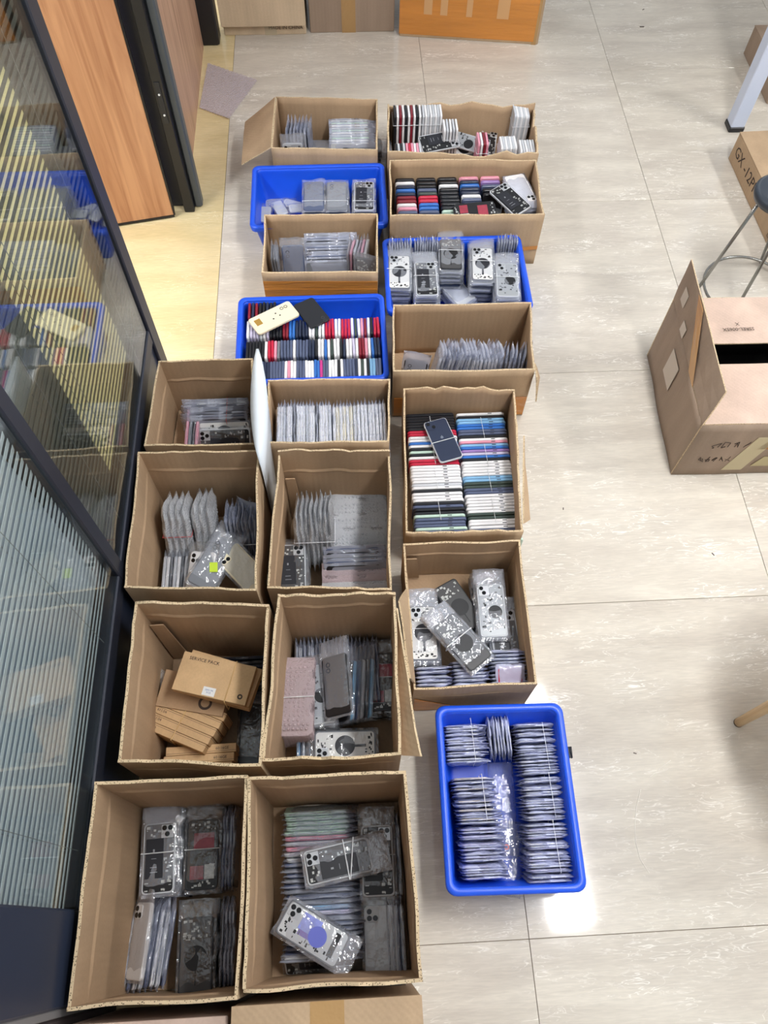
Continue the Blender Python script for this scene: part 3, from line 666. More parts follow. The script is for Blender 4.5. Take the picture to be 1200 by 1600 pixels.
def stack(u1v1, u2v2, ztop, n, kinds, where, pitch=.0105, bagm=BAG, fin=.03, tilt=(0, 0), zfloor=.008, band=True, group=None, jit=.004, desc=None, bandm=BAND, drift=(0, 0), L_=PL, W_=PW, along=.01, flip=False, bandword='white'):
    """pile of bagged housings lying flat; the two photo points are the ends of the top item's long axis at height ztop"""
    a = P(*u1v1, ztop); b = P(*u2v2, ztop); Ld = (b-a).normalized(); c = (a+b)/2; Nd = Vector((tilt[0], tilt[1], 1)).normalized()
    nmax = int((ztop-zfloor-.006)/pitch)+1
    n = min(n, nmax)
    top = None; g = group or ('housings in the '+where)
    for k in range(n):
        cc = c-Nd*(k*pitch)+Vector((drift[0]*k, drift[1]*k, 0))
        if k: cc += Vector((rnd.uniform(-jit, jit), rnd.uniform(-jit, jit), 0))
        an = rnd.uniform(-.03, .03) if k else 0
        Lk = Matrix.Rotation(an, 3, 'Z') @ Ld
        kd = kinds[0] if k == 0 else (kinds[1+(k-1) % (len(kinds)-1)] if len(kinds) > 1 else 'slab_grey')
        cc.z -= .005
        lab = ('bagged %s topmost in the %s' % (desc, where)) if k == 0 else 'bagged housing, %s down in the %s' % (ordn(k+1), where)
        o = pack(cc, Lk, Nd, kd, lab, g, bagm, fin, detail=(k == 0)); frame_of[o.name] = frame(cc, Lk, Nd)
        if k == 0: top = o
    if band: band_round(top, '%s rubber band round the %s' % (bandword, where), along, (n-1)*pitch+PT, W_, m=bandm)
    return top
def row(A, B, n, Ld, Nd, fn, jit=.0015, ang=.03):
    """n upright items from world point A to B; fn(i, centre, L, N) builds one"""
    A = Vector(A); B = Vector(B)
    for i in range(n):
        p = A.lerp(B, i/(n-1) if n > 1 else .5)+Vector((0, rnd.uniform(-jit, jit), 0) if abs(Vector(Nd).x) > .6 else (rnd.uniform(-jit, jit), 0, 0))
        N2 = Matrix.Rotation(rnd.uniform(-ang, ang), 3, 'Z') @ Vector(Nd); N2 = N2+Vector((0, 0, rnd.uniform(-ang, ang)))
        fn(i, p, Vector(Ld), N2)
def packs_row(A, B, n, Ld, Nd, where, word='from the left', kinds=('slab_grey',), bagm=BAG, fin=.025, group=None, jit=.0015, ang=.03, L_=PL, W_=PW, adj='bagged shell', T_=PT, puff=1.0, cat=None):
    def f(i, p, L, N):
        k = kinds[i % len(kinds)]; q = T_
        pack(p, L, N, k, '%s, %s %s, %s' % (adj, ordn(i+1), word, where), group or ('packs in the '+where), bagm, fin, detail=False, L_=L_, W_=W_, T_=q, puff=puff, name='bagged_shell')
    row(A, B, n, Ld, Nd, f, jit, ang)
X_ = Vector((1, 0, 0)); Y_ = Vector((0, 1, 0)); Z_ = Vector((0, 0, 1))

# ---- M4: blue tote with rows of bare phone shells standing upright (length up)
CC = dict(W='white', l='lavender', p='pink', r='red', c='crimson', k='black', n='navy', s='slate', b='blue', B='sky', g='green', y='grey', m='magenta', M='mint', d='navy', v='silver', P='purple')
rows_ = [('rear', 'cnckknkk', (380, 503), (424, 503), .155), ('back', 'WlllvWlkkkkccbbnnnnWWgWWrrrWWrrrWgWpcWkrr', (383, 536), (590, 530), .155), ('middle', 'kkkkkkWrrpyssssWssssddkWWbWgWWkdWWlWccpWbnn', (388, 566), (590, 562), .155), ('front', 'kksnnsssssWpWWsssWWWbbmssWWWkWssssnWgWkBBss', (416, 588), (596, 588), .155)]
for rn, s, a, b, z in rows_:
    A = P(*a, z); B_ = P(*b, z); A.z = B_.z = .010+.0735
    def f(i, p, L, N, s=s, rn=rn):
        cn = CC[s[i]]; inst_phone(p, L, N, cn, cn, '%s phone shell, %s from the left in the %s row of upright shells' % (cn, ordn(i+1), rn), 'phone shells in the blue tote', 'phone_shell', T_=.0076 if rn != 'front' else .0078, L_=.145, W_=.070)
    if rn == 'front':
        A = P(398, 606, z); B_ = P(594, 604, z); A.z = B_.z = .0835; A.y = B_.y = 1.515+.012; A.x = .165; B_.x = .535
        f_n = len(s)
    elif rn == 'middle': A.x, B_.x = .135, .535; A.y = B_.y = 1.607
    elif rn == 'back': A.x, B_.x = .135, .537; A.y = B_.y = 1.688
    else: A.x, B_.x = .137, .215; A.y = B_.y = 1.765
    row(A, B_, len(s), Z_, X_, f, .002, .02)
# cream board and black shell lying on the rows
o = pack(P(428, 497, .17), P(458, 483, .17)-P(398, 512, .17), (-.05, -.02, 1), 'plain_cream', 'cream phone back lying aslant on the rows of the phone-filled blue tote', None, None, name='phone_shell')
for (x, y) in ((-.010, .012), (.006, -.004), (.004, .02)): link('hole', cached(('hole', 1), lambda: MB().disc((0, 0, 0), .0028, .0004, 10).mesh('hole', BLACK)), o, T(x, y, PT/2+.0004))
link('gold_patch', MB().box((-.02, -.06, PT/2), (.005, -.04, PT/2+.0009)).mesh('gold_patch', mat('gold_patch', (200, 160, 80), metal=.5, rough=.3)), o)
pack(P(487, 489, .162), P(500, 506, .162)-P(474, 474, .162), (.05, 0, 1), 'plain_black', 'black phone back lying beside the cream one in the blue tote', None, None, name='phone_shell', L_=.11)

# ---- R5: two columns of phones on their long edge
seqL = 'kkkkkkrrWWbWkMkWrrWWWWWWvWkWWWkskkMsssMssWssWrWp'; seqR = 'WkBBbbsskWpBbPlbkWWWWWBBggssWWWWWWggWWWsrkMnnsWBB'
def col_r5(s, A, B_, side):
    def f(i, p, L, N):
        cn = CC[s[i]]; inst_phone(p, L, N, cn, cn, '%s phone, %s from the back in the %s column, two-column carton' % (cn, ordn(i+1), side), 'phones in two columns', 'phone', buttons=True, T_=.0084, L_=.1465, W_=.071)
    row(A, B_, len(s), X_, Y_, f, .002, .02)
cL = BOX['R5'][0]; yb = min(cL[0].y, cL[1].y)-.010; yf = max(cL[2].y, cL[3].y)+.010
nfit = int((yb-yf)/.0098); seqL = (seqL*2)[:nfit]; seqR = (seqR*2)[:nfit]
xl0 = max(cL[0].x, cL[3].x)
xr0 = min(cL[1].x, cL[2].x)
col_r5(seqL, (xl0+.077, yb, .044), (xl0+.077, yf, .044), 'left'); col_r5(seqR, (xl0+.228, yb-.004, .044), (xl0+.229, yf, .044), 'right')
print('R5 width', xr0-xl0)
o = inst_phone(P(692, 688, .098), P(676, 655, .098)-P(706, 722, .098), (.02, -.02, 1), 'silver', 'navy', 'navy phone with two lenses lying on top of the left column', None, 'phone', cams=2)
lg = MB().disc((0, 0, 0), .0045, .0002, 16).disc((.001, .0062, 0), .0014, .0002, 8); link('logo', lg.mesh('logo', mat('logo_grey', (110, 118, 134), rough=.2)), o, T(0, .008, PT/2+.0006))
M_ = frame(P(692, 688, .098), P(676, 655, .098)-P(706, 722, .098), (.02, -.02, 1))
band_loop([M_ @ Vector(p) for p in ((-.038, -.004, .0062), (.038, -.004, .0062), (.038, -.004, -.0062), (-.038, -.004, -.0062))], 'white rubber band round the navy two-lens phone')
def xbands(key, col_x, ys, zt, names):
    for (y0, dy), nm in zip(ys, names):
        band_loop([(col_x, y0, zt), (col_x+.004, y0-dy, zt), (col_x+.006, y0-dy, zt-.012), (col_x-.002, y0, zt-.012)], nm, .0007)
ys = [yb-.008, yb-.105, yb-.19, yb-.29, yb-.39]
for i, y in enumerate(ys):
    xbands('R5', xl0+.075, [(y, .07)], .0822, ['thin rubber band holding the %s bundle of the left phone column' % ordn(i+1)])
    xbands('R5', xl0+.228, [(y-.01, .075)], .0822, ['thin rubber band holding the %s bundle of the right phone column' % ordn(i+1)])

# ---- R2: five cascades of phones with their short edge up
cas = ['kWnbnccWpskpr', 'kkksgrrbbssyk', 'kkWkkkkkkMMpp', 'pnbnnWsnkkvgk', 'pPskkcnkkskk']
c2 = BOX['R2'][0]
for q, s in enumerate(cas):
    xx = c2[0].x+.048+q*.0755
    def f(i, p, L, N, s=s, q=q):
        cn = CC[s[i]]; inst_phone(p, L, N, cn, cn, '%s phone, %s from the back of the %s cascade of phones' % (cn, ordn(i+1), ordn(q+1)), 'phones in five cascades', 'phone', T_=.0115, L_=.146, W_=.0685)
    n = len(s) if q != 4 else 5
    yB = c2[0].y-.022; yF = c2[3].y+.024 if q < 4 else yB-.085
    row((xx, yB, .083), (xx, yF, .083), n, Z_, Vector((0, 1, -.12)), f, .001, .01)
W2 = 'five cascade carton'
z=.17
stack((800, 268), (828, 322), .17, 9, ('back_white', 'slab_silver', 'slab_white'), 'right pile of the '+W2, bagm=BAGM, desc='white phone back with lenses', band=False, fin=.02, along=0)
pack(P(797, 312, .175), P(775, 293, .175)-P(818, 333, .175), (-.1, -.1, 1), 'battery', 'open phone housing lying aslant on the last cascade', None, None, name='phone_housing')
pack(P(742, 331, .165), (1, .1, 0), (0, -.3, 1), 'red', 'housing with red film in front of the aslant housing', None, None, name='phone_housing', W_=.05)
pack(P(735, 300, .10)+Vector((.085, -.03, .0)), (.3, 1, 0), (.4, 0, 1), 'silverback', 'loose silver housing behind the aslant housing', None, None, name='phone_housing')

# ---- R1: banded frames standing on end
c1 = BOX['R1'][0]; W1 = 'torn carton'
def frames(A, B_, n, cols, where, L_=.146, Ld=Z_, Nd=X_, W_=.07, bandz=None):
    def f(i, p, L, N):
        cn = cols[i % len(cols)]; inst_phone(p, L, N, 'silver' if cn in ('black', 'crimson') and i % 2 else cn, cn, '%s phone chassis, %s from the left, %s' % (cn, ordn(i+1), where), 'phone chassis in the torn carton', 'phone_chassis', T_=.0078, L_=L_, W_=W_)
    row(A, B_, n, Ld, Nd, f, .001, .015)
    a = Vector(A)-X_*.007; b = Vector(B_)+X_*.007; h = W_/2+.004; zz = bandz or (a.z+.035)
    band_loop([(a.x, a.y-h, zz), (b.x, b.y-h, zz), (b.x, b.y+h, zz), (a.x, a.y+h, zz)], 'rubber band round the %s' % where, .0009)
x0 = c1[0].x; yb1 = c1[0].y-.042; yf1 = c1[3].y+.042
frames((x0+.018, yb1-.0, .132), (x0+.110, yb1-.0, .132), 10, ('black', 'white', 'crimson', 'white'), 'rear left bundle, '+W1, bandz=.17)
frames((x0+.122, yb1-.0, .132), (x0+.186, yb1-.0, .132), 8, ('silver', 'white'), 'silver bundle, '+W1, bandz=.17)
frames((x0+.197, yb1-.05, .107), (x0+.242, yb1-.05, .107), 5, ('white', 'black'), 'small striped bundle, '+W1)
frames((x0+.014, yf1, .105), (x0+.042, yf1, .105), 4, ('black', 'black'), 'dark front bundle, '+W1)
frames((x0+.053, yf1, .105), (x0+.100, yf1, .105), 6, ('pink', 'red', 'pink', 'white', 'pink', 'crimson'), 'pink front bundle, '+W1)
frames((x0+.395, yf1+.025, .105), (x0+.445, yf1+.025, .105), 7, ('white', 'silver'), 'right-end white bundle, '+W1)
frames((x0+.462, yf1, .107), (x0+.508, yf1, .107), 6, ('white', 'black'), 'front corner bundle, '+W1)
frames((x0+.458, yb1-.01, .132), (x0+.508, yb1-.01, .125), 7, ('silver', 'white'), 'rear corner bundle, '+W1, bandz=.16)
frames((x0+.315, yf1+.05, .105), (x0+.345, yf1+.05, .105), 4, ('pink', 'white', 'crimson'), 'middle pink bundle, '+W1)
pack(P(686, 222, .13), (1, .25, 0), (0, -.35, 1), 'battery', 'dark phone housing lying in front in the torn carton', None, None, name='phone_housing')
for i, (u, v, a, b, z, k) in enumerate(((735, 224, 1, -.5, .11, 'silverback'), (762, 226, .2, 1, .10, 'battery'), (725, 232, 1, .1, .08, 'coil'), (745, 214, .9, .6, .07, 'silverback'))):
    pack(P(u, v, z), (a, b, 0), (-.1+.1*i, -.4, 1), k, '%s loose open housing of the heap in the middle of the torn carton' % ordn(i+1), 'loose housings in the torn carton', None, name='phone_housing', L_=.12 if i else .14, W_=.06)

# ---- M1: bagged packs
c_ = BOX['M1'][0]; WM1 = 'flapped carton'
packs_row((c_[0].x+.036, c_[0].y-.115, .085), (c_[0].x+.115, c_[0].y-.115, .085), 7, Z_, Vector((1, -.15, .1)), 'left bundle of the '+WM1, kinds=('slab_slate', 'slab_grey', 'slab_silver'), bagm=BAGM, fin=.02)
pack((c_[3].x+.065, c_[3].y+.055, .092), (0, .18, 1), (0, -1, .2), 'silverback', 'bagged housing with square lens plate at the front of the left bundle', None, BAG, .03)
packs_row((c_[0].x+.265, c_[0].y-.035, .075), (c_[0].x+.265, c_[0].y-.145, .060), 10, X_, Vector((0, -1, .25)), 'right bundle of the '+WM1, 'from the back', ('slab_silver', 'slab_mint', 'slab_white'), BAGM, .02, W_=.09)
stack((490, 228), (540, 228), .07, 4, ('plain_grey', 'slab_grey'), 'short front pile of the '+WM1, desc='grey back', band=False)
stack((548, 226), (584, 226), .09, 5, ('plain_black', 'slab_black'), 'dark right pile of the '+WM1, desc='black back', band=False)

# ---- M2: three piles in the rear tote
WM2 = 'rear blue tote'
for i, (u, kd, nm) in enumerate(((490, 'plain_slate', 'left pile'), (526, 'plain_grey', 'middle pile'), (569, 'battery', 'right pile'))):
    stack((u, 324), (u, 287), .125, 9, (kd, 'slab_navy', 'slab_black'), nm+' of the '+WM2, bagm=BAG, desc='dark housing', fin=.01, along=-.03)
for i, (u, v, a) in enumerate(((430, 316, .3), (445, 324, 1.2), (458, 320, -.4), (437, 326, 2), (468, 325, .1), (414, 335, 1.5))):
    pack(P(u, v, .03+.009*i), (cos(a), sin(a), 0), (0, 0, 1), 'silverback', '%s small silver part heaped at the left of the rear blue tote' % ordn(i+1), 'small parts heap in the rear tote', BAGT, .01, L_=.075, W_=.04, T_=.006, detail=False, name='small_part')

# ---- M3
c_ = BOX['M3'][0]; WM3 = 'orange taped carton'
packs_row((c_[0].x+.018, c_[0].y-.12, .085), (c_[0].x+.035, c_[0].y-.12, .085), 3, Z_, X_, 'left bundle of the '+WM3, bagm=BAG, fin=.01)
pack((c_[0].x+.085, c_[0].y-.125, .095), (0, .35, 1), (0, -1, .35), 'plain_slate', 'bagged slate back facing out at the left of the '+WM3, None, BAG, .02)
packs_row((c_[0].x+.20, c_[0].y-.030, .095), (c_[0].x+.20, c_[0].y-.135, .075), 10, X_, Vector((0, -1, .2)), 'middle bundle of the '+WM3, 'from the back', ('slab_grey', 'slab_slate', 'slab_black'), BAGM, .02, W_=.08)
packs_row((c_[0].x+.272, c_[0].y-.11, .088), (c_[0].x+.330, c_[0].y-.11, .088), 6, Z_, Vector((1, -.2, .1)), 'right bundle of the '+WM3, kinds=('slab_grey', 'slab_pink', 'slab_silver'), bagm=BAG, fin=.012)
pack((c_[1].x-.040, c_[1].y-.17, .085), (0, .2, 1), (-.3, -1, .3), 'dark_coil', 'bagged dark housing with coil at the right of the '+WM3, None, BAG, .012)
pack((c_[3].x+.20, c_[3].y+.045, .088), (1, 0, 0), (0, -1, .9), 'coil', 'bagged housing lying lengthwise against the front wall of the '+WM3, None, BAG, .015)

# ---- R3: stacks of bagged housings
WR3 = 'aisle side tote'
st3 = [((624, 452), (624, 397), 'coil', 'first', BAG), ((668, 462), (664, 408), 'battery', 'second', BAG), ((705, 416), (704, 374), 'dark_coil', 'third', BAG), ((755, 440), (753, 384), 'coil', 'fourth', BAG), ((794, 462), (792, 412), 'silverback', 'fifth', BAG)]
for a, b, kd, nm, bm_ in st3:
    stack(a, b, .15, 12, (kd, 'slab_silver', 'slab_grey', 'slab_navy'), nm+' pile of the '+WR3, bagm=bm_, desc='open housing', fin=.045, drift=(0, -.0018) if nm == 'third' else (0, 0))
for g, (ua, ub, n, zz) in enumerate(((608, 640, 9, .10), (648, 682, 10, .10), (778, 806, 8, .10))):
    A = P(ua, 385, .13); B_ = P(ub, 385, .13); A.z = B_.z = zz; A.y = B_.y = 2.035
    packs_row(A, B_, n, Z_, X_, '%s fan of the aisle side tote' % ordn(g+1), kinds=('slab_silver', 'slab_white'), bagm=BAGM, fin=.01, W_=.02, L_=.12, T_=.004, adj='flat clear pack')
stack((722, 462), (700, 438), .075, 5, ('plain_silver', 'slab_silver'), 'low front pile of the '+WR3, desc='silver back', band=False, bagm=BAGM)

# ---- R4: fan of upright bags
c_ = BOX['R4'][0]; WR4 = 'bag fan carton'
pack((c_[0].x+.050, c_[0].y-.17, .075), (.15, .4, 1), (-.2, -1, .5), 'plain_black', 'bagged black back leaning at the left end of the '+WR4, None, BAGM, .02)
packs_row((c_[0].x+.115, c_[0].y-.145, .085), (c_[0].x+.215, c_[0].y-.145, .085), 11, Vector((.25, .25, 1)), X_, 'left fan of the '+WR4, kinds=('slab_silver', 'slab_grey', 'slab_slate'), bagm=BAGM, fin=.02)
packs_row((c_[0].x+.225, c_[0].y-.150, .080), (c_[0].x+.305, c_[0].y-.150, .080), 8, Vector((.12, .2, 1)), X_, 'middle fan of the '+WR4, kinds=('slab_white', 'slab_silver'), bagm=BAGM, fin=.02)
packs_row((c_[0].x+.315, c_[0].y-.160, .080), (c_[0].x+.395, c_[0].y-.160, .080), 7, Vector((.1, .2, 1)), Vector((1, -.25, 0)), 'right fan of the '+WR4, kinds=('slab_slate', 'slab_black', 'slab_grey'), bagm=BAGM, fin=.02)

# ---- M5: white bagged shells
c_ = BOX['M5'][0]; WM5 = 'white shell carton'
packs_row((c_[0].x+.020, c_[0].y-.120, .128), (c_[0].x+.168, c_[0].y-.120, .128), 17, Y_, X_, 'left bundle of the '+WM5, kinds=('slab_white', 'slab_white', 'slab_silver', 'slab_white', 'slab_white', 'slab_black', 'slab_white'), bagm=BAGM, fin=.012, W_=.080)
packs_row((c_[0].x+.180, c_[0].y-.122, .124), (c_[0].x+.240, c_[0].y-.122, .124), 7, Y_, X_, 'middle bundle of the '+WM5, kinds=('slab_white', 'slab_cream'), bagm=BAGM, fin=.012, W_=.075)
packs_row((c_[0].x+.254, c_[0].y-.122, .128), (c_[0].x+.330, c_[0].y-.122, .128), 8, Y_, Vector((1, .06, .12)), 'right bundle of the '+WM5, kinds=('slab_white',), bagm=BAGM, fin=.012, W_=.080)

# ---- L1
c_ = BOX['L1'][0]; WL1 = 'glass side carton'
packs_row((c_[1].x-.105, c_[1].y-.030, .155), (c_[1].x-.105, c_[1].y-.095, .155), 8, X_, Y_, 'banded bundle of the '+WL1, 'from the back', ('slab_grey', 'slab_silver', 'slab_black', 'slab_navy', 'slab_black', 'slab_black', 'slab_navy', 'slab_black'), BAGM, -.03, W_=.078)
pack((c_[1].x-.094, c_[1].y-.118, .155), (-1, 0, 0), (0, -.75, .6), 'coil', 'bagged housing with half coil behind the front one in the '+WL1, None, BAGT, .02)
pack((c_[1].x-.094, c_[1].y-.142, .150), (-1, 0, 0), (0, -.65, .7), 'battery', 'bagged dark housing lowest at the front of the '+WL1, None, BAGT, .02)
qa = P(293, 660, .19); qb = P(309, 660, .19)
packs_row((qa.x, c_[1].y-.125, .154), (qb.x, c_[1].y-.125, .154), 4, Y_, X_, 'left bundle of the '+WL1, kinds=('slab_pink', 'slab_grey', 'slab_black'), bagm=BAG, fin=.004)
a0 = c_[1].x-.085
band_loop([(a0, c_[1].y-.022, .196), (a0, c_[1].y-.104, .196), (a0, c_[1].y-.104, .114), (a0, c_[1].y-.022, .114)], 'pinkish thin rubber band round the banded bundle by the glass', .0008, REDBAND)

# white foam sheet standing between two cartons
fs = []; n = 12
for j in range(n+1):
    q = j/n; zc = .40; p1 = P(402, 545, zc); p2 = P(404, 712, zc); p = p1.lerp(p2, q); wd_ = .006+.032*sin(pi*q)**.8
    fs.append([Vector((p.x-wd_*.55, p.y, zc-.012*sin(pi*q))), Vector((p.x, p.y, zc)), Vector((p.x+wd_*.6, p.y, zc-.02*sin(pi*q))), Vector((p.x+wd_*.35, p.y, .30)), Vector((p.x+.004, p.y, .02)), Vector((p.x-.002, p.y, .02)), Vector((p.x-wd_*.1, p.y, .30))])
o0 = fs[0][4].copy(); o0.z = 0
fs = [[q-o0 for q in l] for l in fs]
tag(link('foam_sheet', MB().loops(fs).mesh('foam_sheet', mat('white_foam', (226, 234, 242), rough=.5), True), None, Matrix.Translation(o0)), 'white bowed foam sheet standing between two cartons', 'foam sheet')

def hband(x0, x1, y, z, Ld, h, label, r=.0010, m=BAND):
    """band round an upright bundle standing along x, its long axis Ld, width half h"""
    Wd = Vector(Ld).normalized().cross(X_).normalized(); c0 = Vector((0, y, z))
    return band_loop([Vector((x0, 0, 0))+c0-Wd*h, Vector((x1, 0, 0))+c0-Wd*h, Vector((x1, 0, 0))+c0+Wd*h, Vector((x0, 0, 0))+c0+Wd*h], label, r, m)
# ---- L2
c_ = BOX['L2'][0]; WL2 = 'sticker pack carton'
xl = c_[3].x; yfr = c_[3].y; ybk = c_[0].y
for g, (x0_, n, nm) in enumerate(((.034, 4, 'left'), (.112, 3, 'second'))):
    for k in range(n):
        bpack((xl+x0_+.017*k, ybk-.115+.006*g, .140), (.02, .55, 1), (1, .0, 0), 'bubble wrapped housing, %s in the %s bubble bundle by the partition' % (ordn(k+1), nm), 'bubble packs by the partition')
hband(xl+.022, xl+.097, ybk-.110, .150, (.02, .55, 1), .046, 'red rubber band pinching the left bubble bundle', .0010, REDBAND)
packs_row((xl+.026, yfr+.105, .095), (xl+.082, yfr+.105, .095), 7, Y_, Vector((1, 0, .1)), 'front left bundle, '+WL2, kinds=('slab_silver', 'slab_white', 'slab_black'), bagm=BAG, fin=.01)
pack((xl+.122, yfr+.095, .150), (.15, 1, .3), (-.3, -.3, 1), 'back_white', 'bagged white back with three lenses at the front left of the sticker carton', None, BAGT, .02)
packs_row((xl+.190, ybk-.13, .095), (xl+.222, ybk-.13, .095), 4, Vector((0, .35, 1)), X_, 'dark bundle behind the yellow sticker', kinds=('slab_slate', 'slab_black'), bagm=BAG, fin=.012)
pack((xl+.252, ybk-.11, .115), (.0, .35, 1), (-.6, -.8, .3), 'plain_navy', 'bagged navy back turned outward behind the yellow sticker', None, BAGM, .03)
packs_row((c_[1].x-.098, ybk-.125, .125), (c_[1].x-.014, ybk-.125, .125), 9, Vector((0, .40, 1)), X_, 'right bundle of the '+WL2, kinds=('slab_slate', 'slab_grey'), bagm=BAGM, fin=.015)
hband(c_[1].x-.106, c_[1].x-.007, ybk-.125, .125, (0, .4, 1), .043, 'white rubber band round the right bundle behind the lensed pack')
o = pack(P(334, 880, .17), P(362, 838, .17)-P(312, 922, .17), (.15, -.2, 1), 'plain_grey', 'grey back in a bag with a yellow square sticker', None, BAG, .035)
link('sticker', MB().box((-.010, -.013, 0), (.010, .013, .0004)).mesh('sticker', mat('yellow_sticker', (206, 236, 50), rough=.6)), o, T(.006, -.012, PT/2+.0035) @ Matrix.Rotation(.5, 4, 'Z'))
pack(P(381, 890, .165), P(358, 866, .165)-P(402, 912, .165), (.05, -.1, 1), 'back_cream', 'bagged white back with three lenses beside the yellow sticker pack', None, BAG, .03)
packs_row((xl+.235, yfr+.075, .055), (xl+.285, yfr+.075, .055), 5, Y_, X_, 'dark bundle under the lensed white back', kinds=('slab_black', 'slab_silver'), bagm=BAG, fin=.01)

# ---- M6
c_ = BOX['M6'][0]; WM6 = 'pointed bag carton'
xl = max(c_[3].x, c_[0].x); yfr = c_[3].y; ybk = c_[0].y
for k in range(8):
    bpack((xl+.030+.0125*k, ybk-.125+.003*(k % 3), .112+.004*(k % 2)), (0, .38, 1), (1, 0, 0), 'pointed bubble bag, %s from the left of the banded fan' % ordn(k+1), 'pointed bubble bags', T_=.010, fin=.03, L_=.165)
hband(xl+.020, xl+.128, ybk-.118, .135, (0, .38, 1), .047, 'white rubber band round the fan of pointed bubble bags')
for k in range(6):
    bpack((c_[1].x-.092, ybk-.040-.020*k, .110-.006*k), X_, (0, -.5-.1*(k % 2), 1), 'grey bubble pack lying lengthwise, %s from the back beside the fan' % ordn(k+1), 'grey bubble packs beside the fan', T_=.012, fin=.01, L_=.150)
packs_row((c_[1].x-.098, ybk-.185, .095), (c_[1].x-.098, ybk-.232, .085), 5, X_, Vector((0, -1, .55)), 'dark bundle, '+WM6, 'from the back', ('slab_slate', 'slab_black', 'slab_grey'), BAGM, .01)
for k in range(4):
    bpack((c_[1].x-.100, yfr+.115-.019*k, .080), X_, (0, -.7, 1), 'pink tinted bubble pack lying lengthwise, %s from the back' % ordn(k+1), 'pink bubble packs', m=BUBP if k < 3 else BUB, T_=.012, fin=.01, L_=.155)
stack((457, 925), (456, 855), .13, 10, ('battery', 'slab_black', 'slab_slate'), 'front pile of the '+WM6, bagm=BAGT, desc='black housing', band=False, fin=.012)

# ---- R6
c_ = BOX['R6'][0]; WR6 = 'low carton'
stack((664, 1028), (660, 950), .10, 8, ('coil', 'slab_silver', 'slab_white'), 'left pile of the '+WR6, bagm=BAG, desc='open housing with coil', fin=.045)
stack((728, 962), (706, 930), .07, 5, ('dark_coil', 'slab_black'), 'dark rear pile of the '+WR6, bagm=None, desc='dark housing', band=False, L_=.14)
stack((772, 985), (766, 922), .10, 8, ('silverback', 'slab_silver', 'slab_white'), 'crumpled rear pile of the '+WR6, bagm=BAG, desc='silver housing', fin=.04, band=False)
stack((792, 1012), (786, 975), .075, 6, ('battery', 'slab_black'), 'right pile of the '+WR6, bagm=BAG, desc='black housing', fin=.03, band=False)
pack(P(737, 960, .05), (.9, .2, 0), (0, 0, 1), 'plain_black', 'bare black back lying beneath the banded pair', None, None)
pack(P(722, 1003, .135), P(692, 972, .135)-P(748, 1034, .135), (.1, -.1, 1), 'dark_coil', 'banded housing in a bag lying aslant across the low carton', None, BAG, .035)
pack(P(722, 1005, .122), P(692, 972, .122)-P(748, 1034, .122), (.1, -.1, 1), 'slab_grey', 'second housing banded under the aslant one', None, BAG, .035)
M_ = frame(P(722, 1003, .135), P(692, 972, .135)-P(748, 1034, .135), (.1, -.1, 1))
band_loop([M_ @ Vector(p) for p in ((-.041, .012, .0075), (.041, .012, .0075), (.041, .012, -.020), (-.041, .012, -.020))], 'white rubber band round the aslant pair in the low carton', .0013)
yf_ = max(c_[3].y, c_[2].y)
for g, (xo, n, kd, nm) in enumerate(((.048, 6, BF, 'left'), (.142, 7, BF, 'middle'), (.236, 9, BF, 'right'))):
    packs_row((c_[3].x+xo, yf_+.018+.0105*n, .070+.012*(g == 2)), (c_[3].x+xo, yf_+.018, .070), int(n*1.3), Z_ if False else X_, Vector((0, 1, .25)), nm+' front wavy row, '+WR6, 'from the back', ('slab_silver',), kd, .004, L_=.078, W_=.085, T_=.005, adj='cloudy bag', puff=3)
pack((c_[3].x+.240, yf_+.040, .122), X_, (0, -.5, 1), 'slab_red', 'red shell showing pink through a cloudy bag on the right front row', None, BF, .0, L_=.06, W_=.045, T_=.005)

# ---- R7: thin clear packs
c_ = BOX['R7'][0]; WR7 = 'aisle tote'
RZ7 = radians(-1.2); mid7 = Vector((.765, .292, 0))
def q7(x, y, z): return mid7+Matrix.Rotation(RZ7, 3, 'Z') @ Vector((x, y, 0))+Vector((0, 0, z))
def row7(xa, ya, xb, yb_, n, where, L_=.082, kinds=('slab_silver', 'slab_white'), Nd=Y_, bm_=BAGM, word='from the back', z=.066, W_=.10):
    A = q7(xa, ya, z); B_ = q7(xb, yb_, z)
    for i in range(n):
        p = A.lerp(B_, i/(n-1))+Vector((rnd.uniform(-.003, .003), 0, rnd.uniform(-.002, .004)))
        N2 = Vector(Nd)+Vector((rnd.uniform(-.12, .12), rnd.uniform(-.05, .05), .16+rnd.uniform(-.08, .08))); Ld = X_ if abs(N2.y) > .6 else Y_
        pack(p, Ld, N2, kinds[i % len(kinds)], 'thin clear pack, %s %s, %s' % (ordn(i+1), word, where), 'thin packs in the blue tote nearest the aisle', bm_, .010, seed=rnd.randrange(5), L_=L_, W_=W_, T_=.0036, puff=3.5, detail=False, name='thin_clear_pack')
row7(-.085, .172, -.085, .085, 13, 'rear left bundle, '+WR7, bm_=BF)
row7(-.076, .045, -.066, -.050, 14, 'middle left bundle, '+WR7, kinds=('slab_gold', 'slab_silver', 'slab_grey'), bm_=BF)
row7(-.066, -.062, -.066, -.165, 15, 'front left bundle, '+WR7, kinds=('slab_lavender', 'slab_silver'), bm_=BF)
row7(-.018, .135, .030, .135, 8, 'crosswise bundle, '+WR7, Nd=X_, L_=.075, word='from the left', bm_=BF)
row7(.085, .172, .088, .055, 17, 'rear right bundle, '+WR7, kinds=('slab_white', 'slab_silver', 'slab_grey'), bm_=BF)
row7(.088, .042, .088, -.045, 13, 'second right bundle, '+WR7, kinds=('slab_silver', 'slab_white'), bm_=BF)
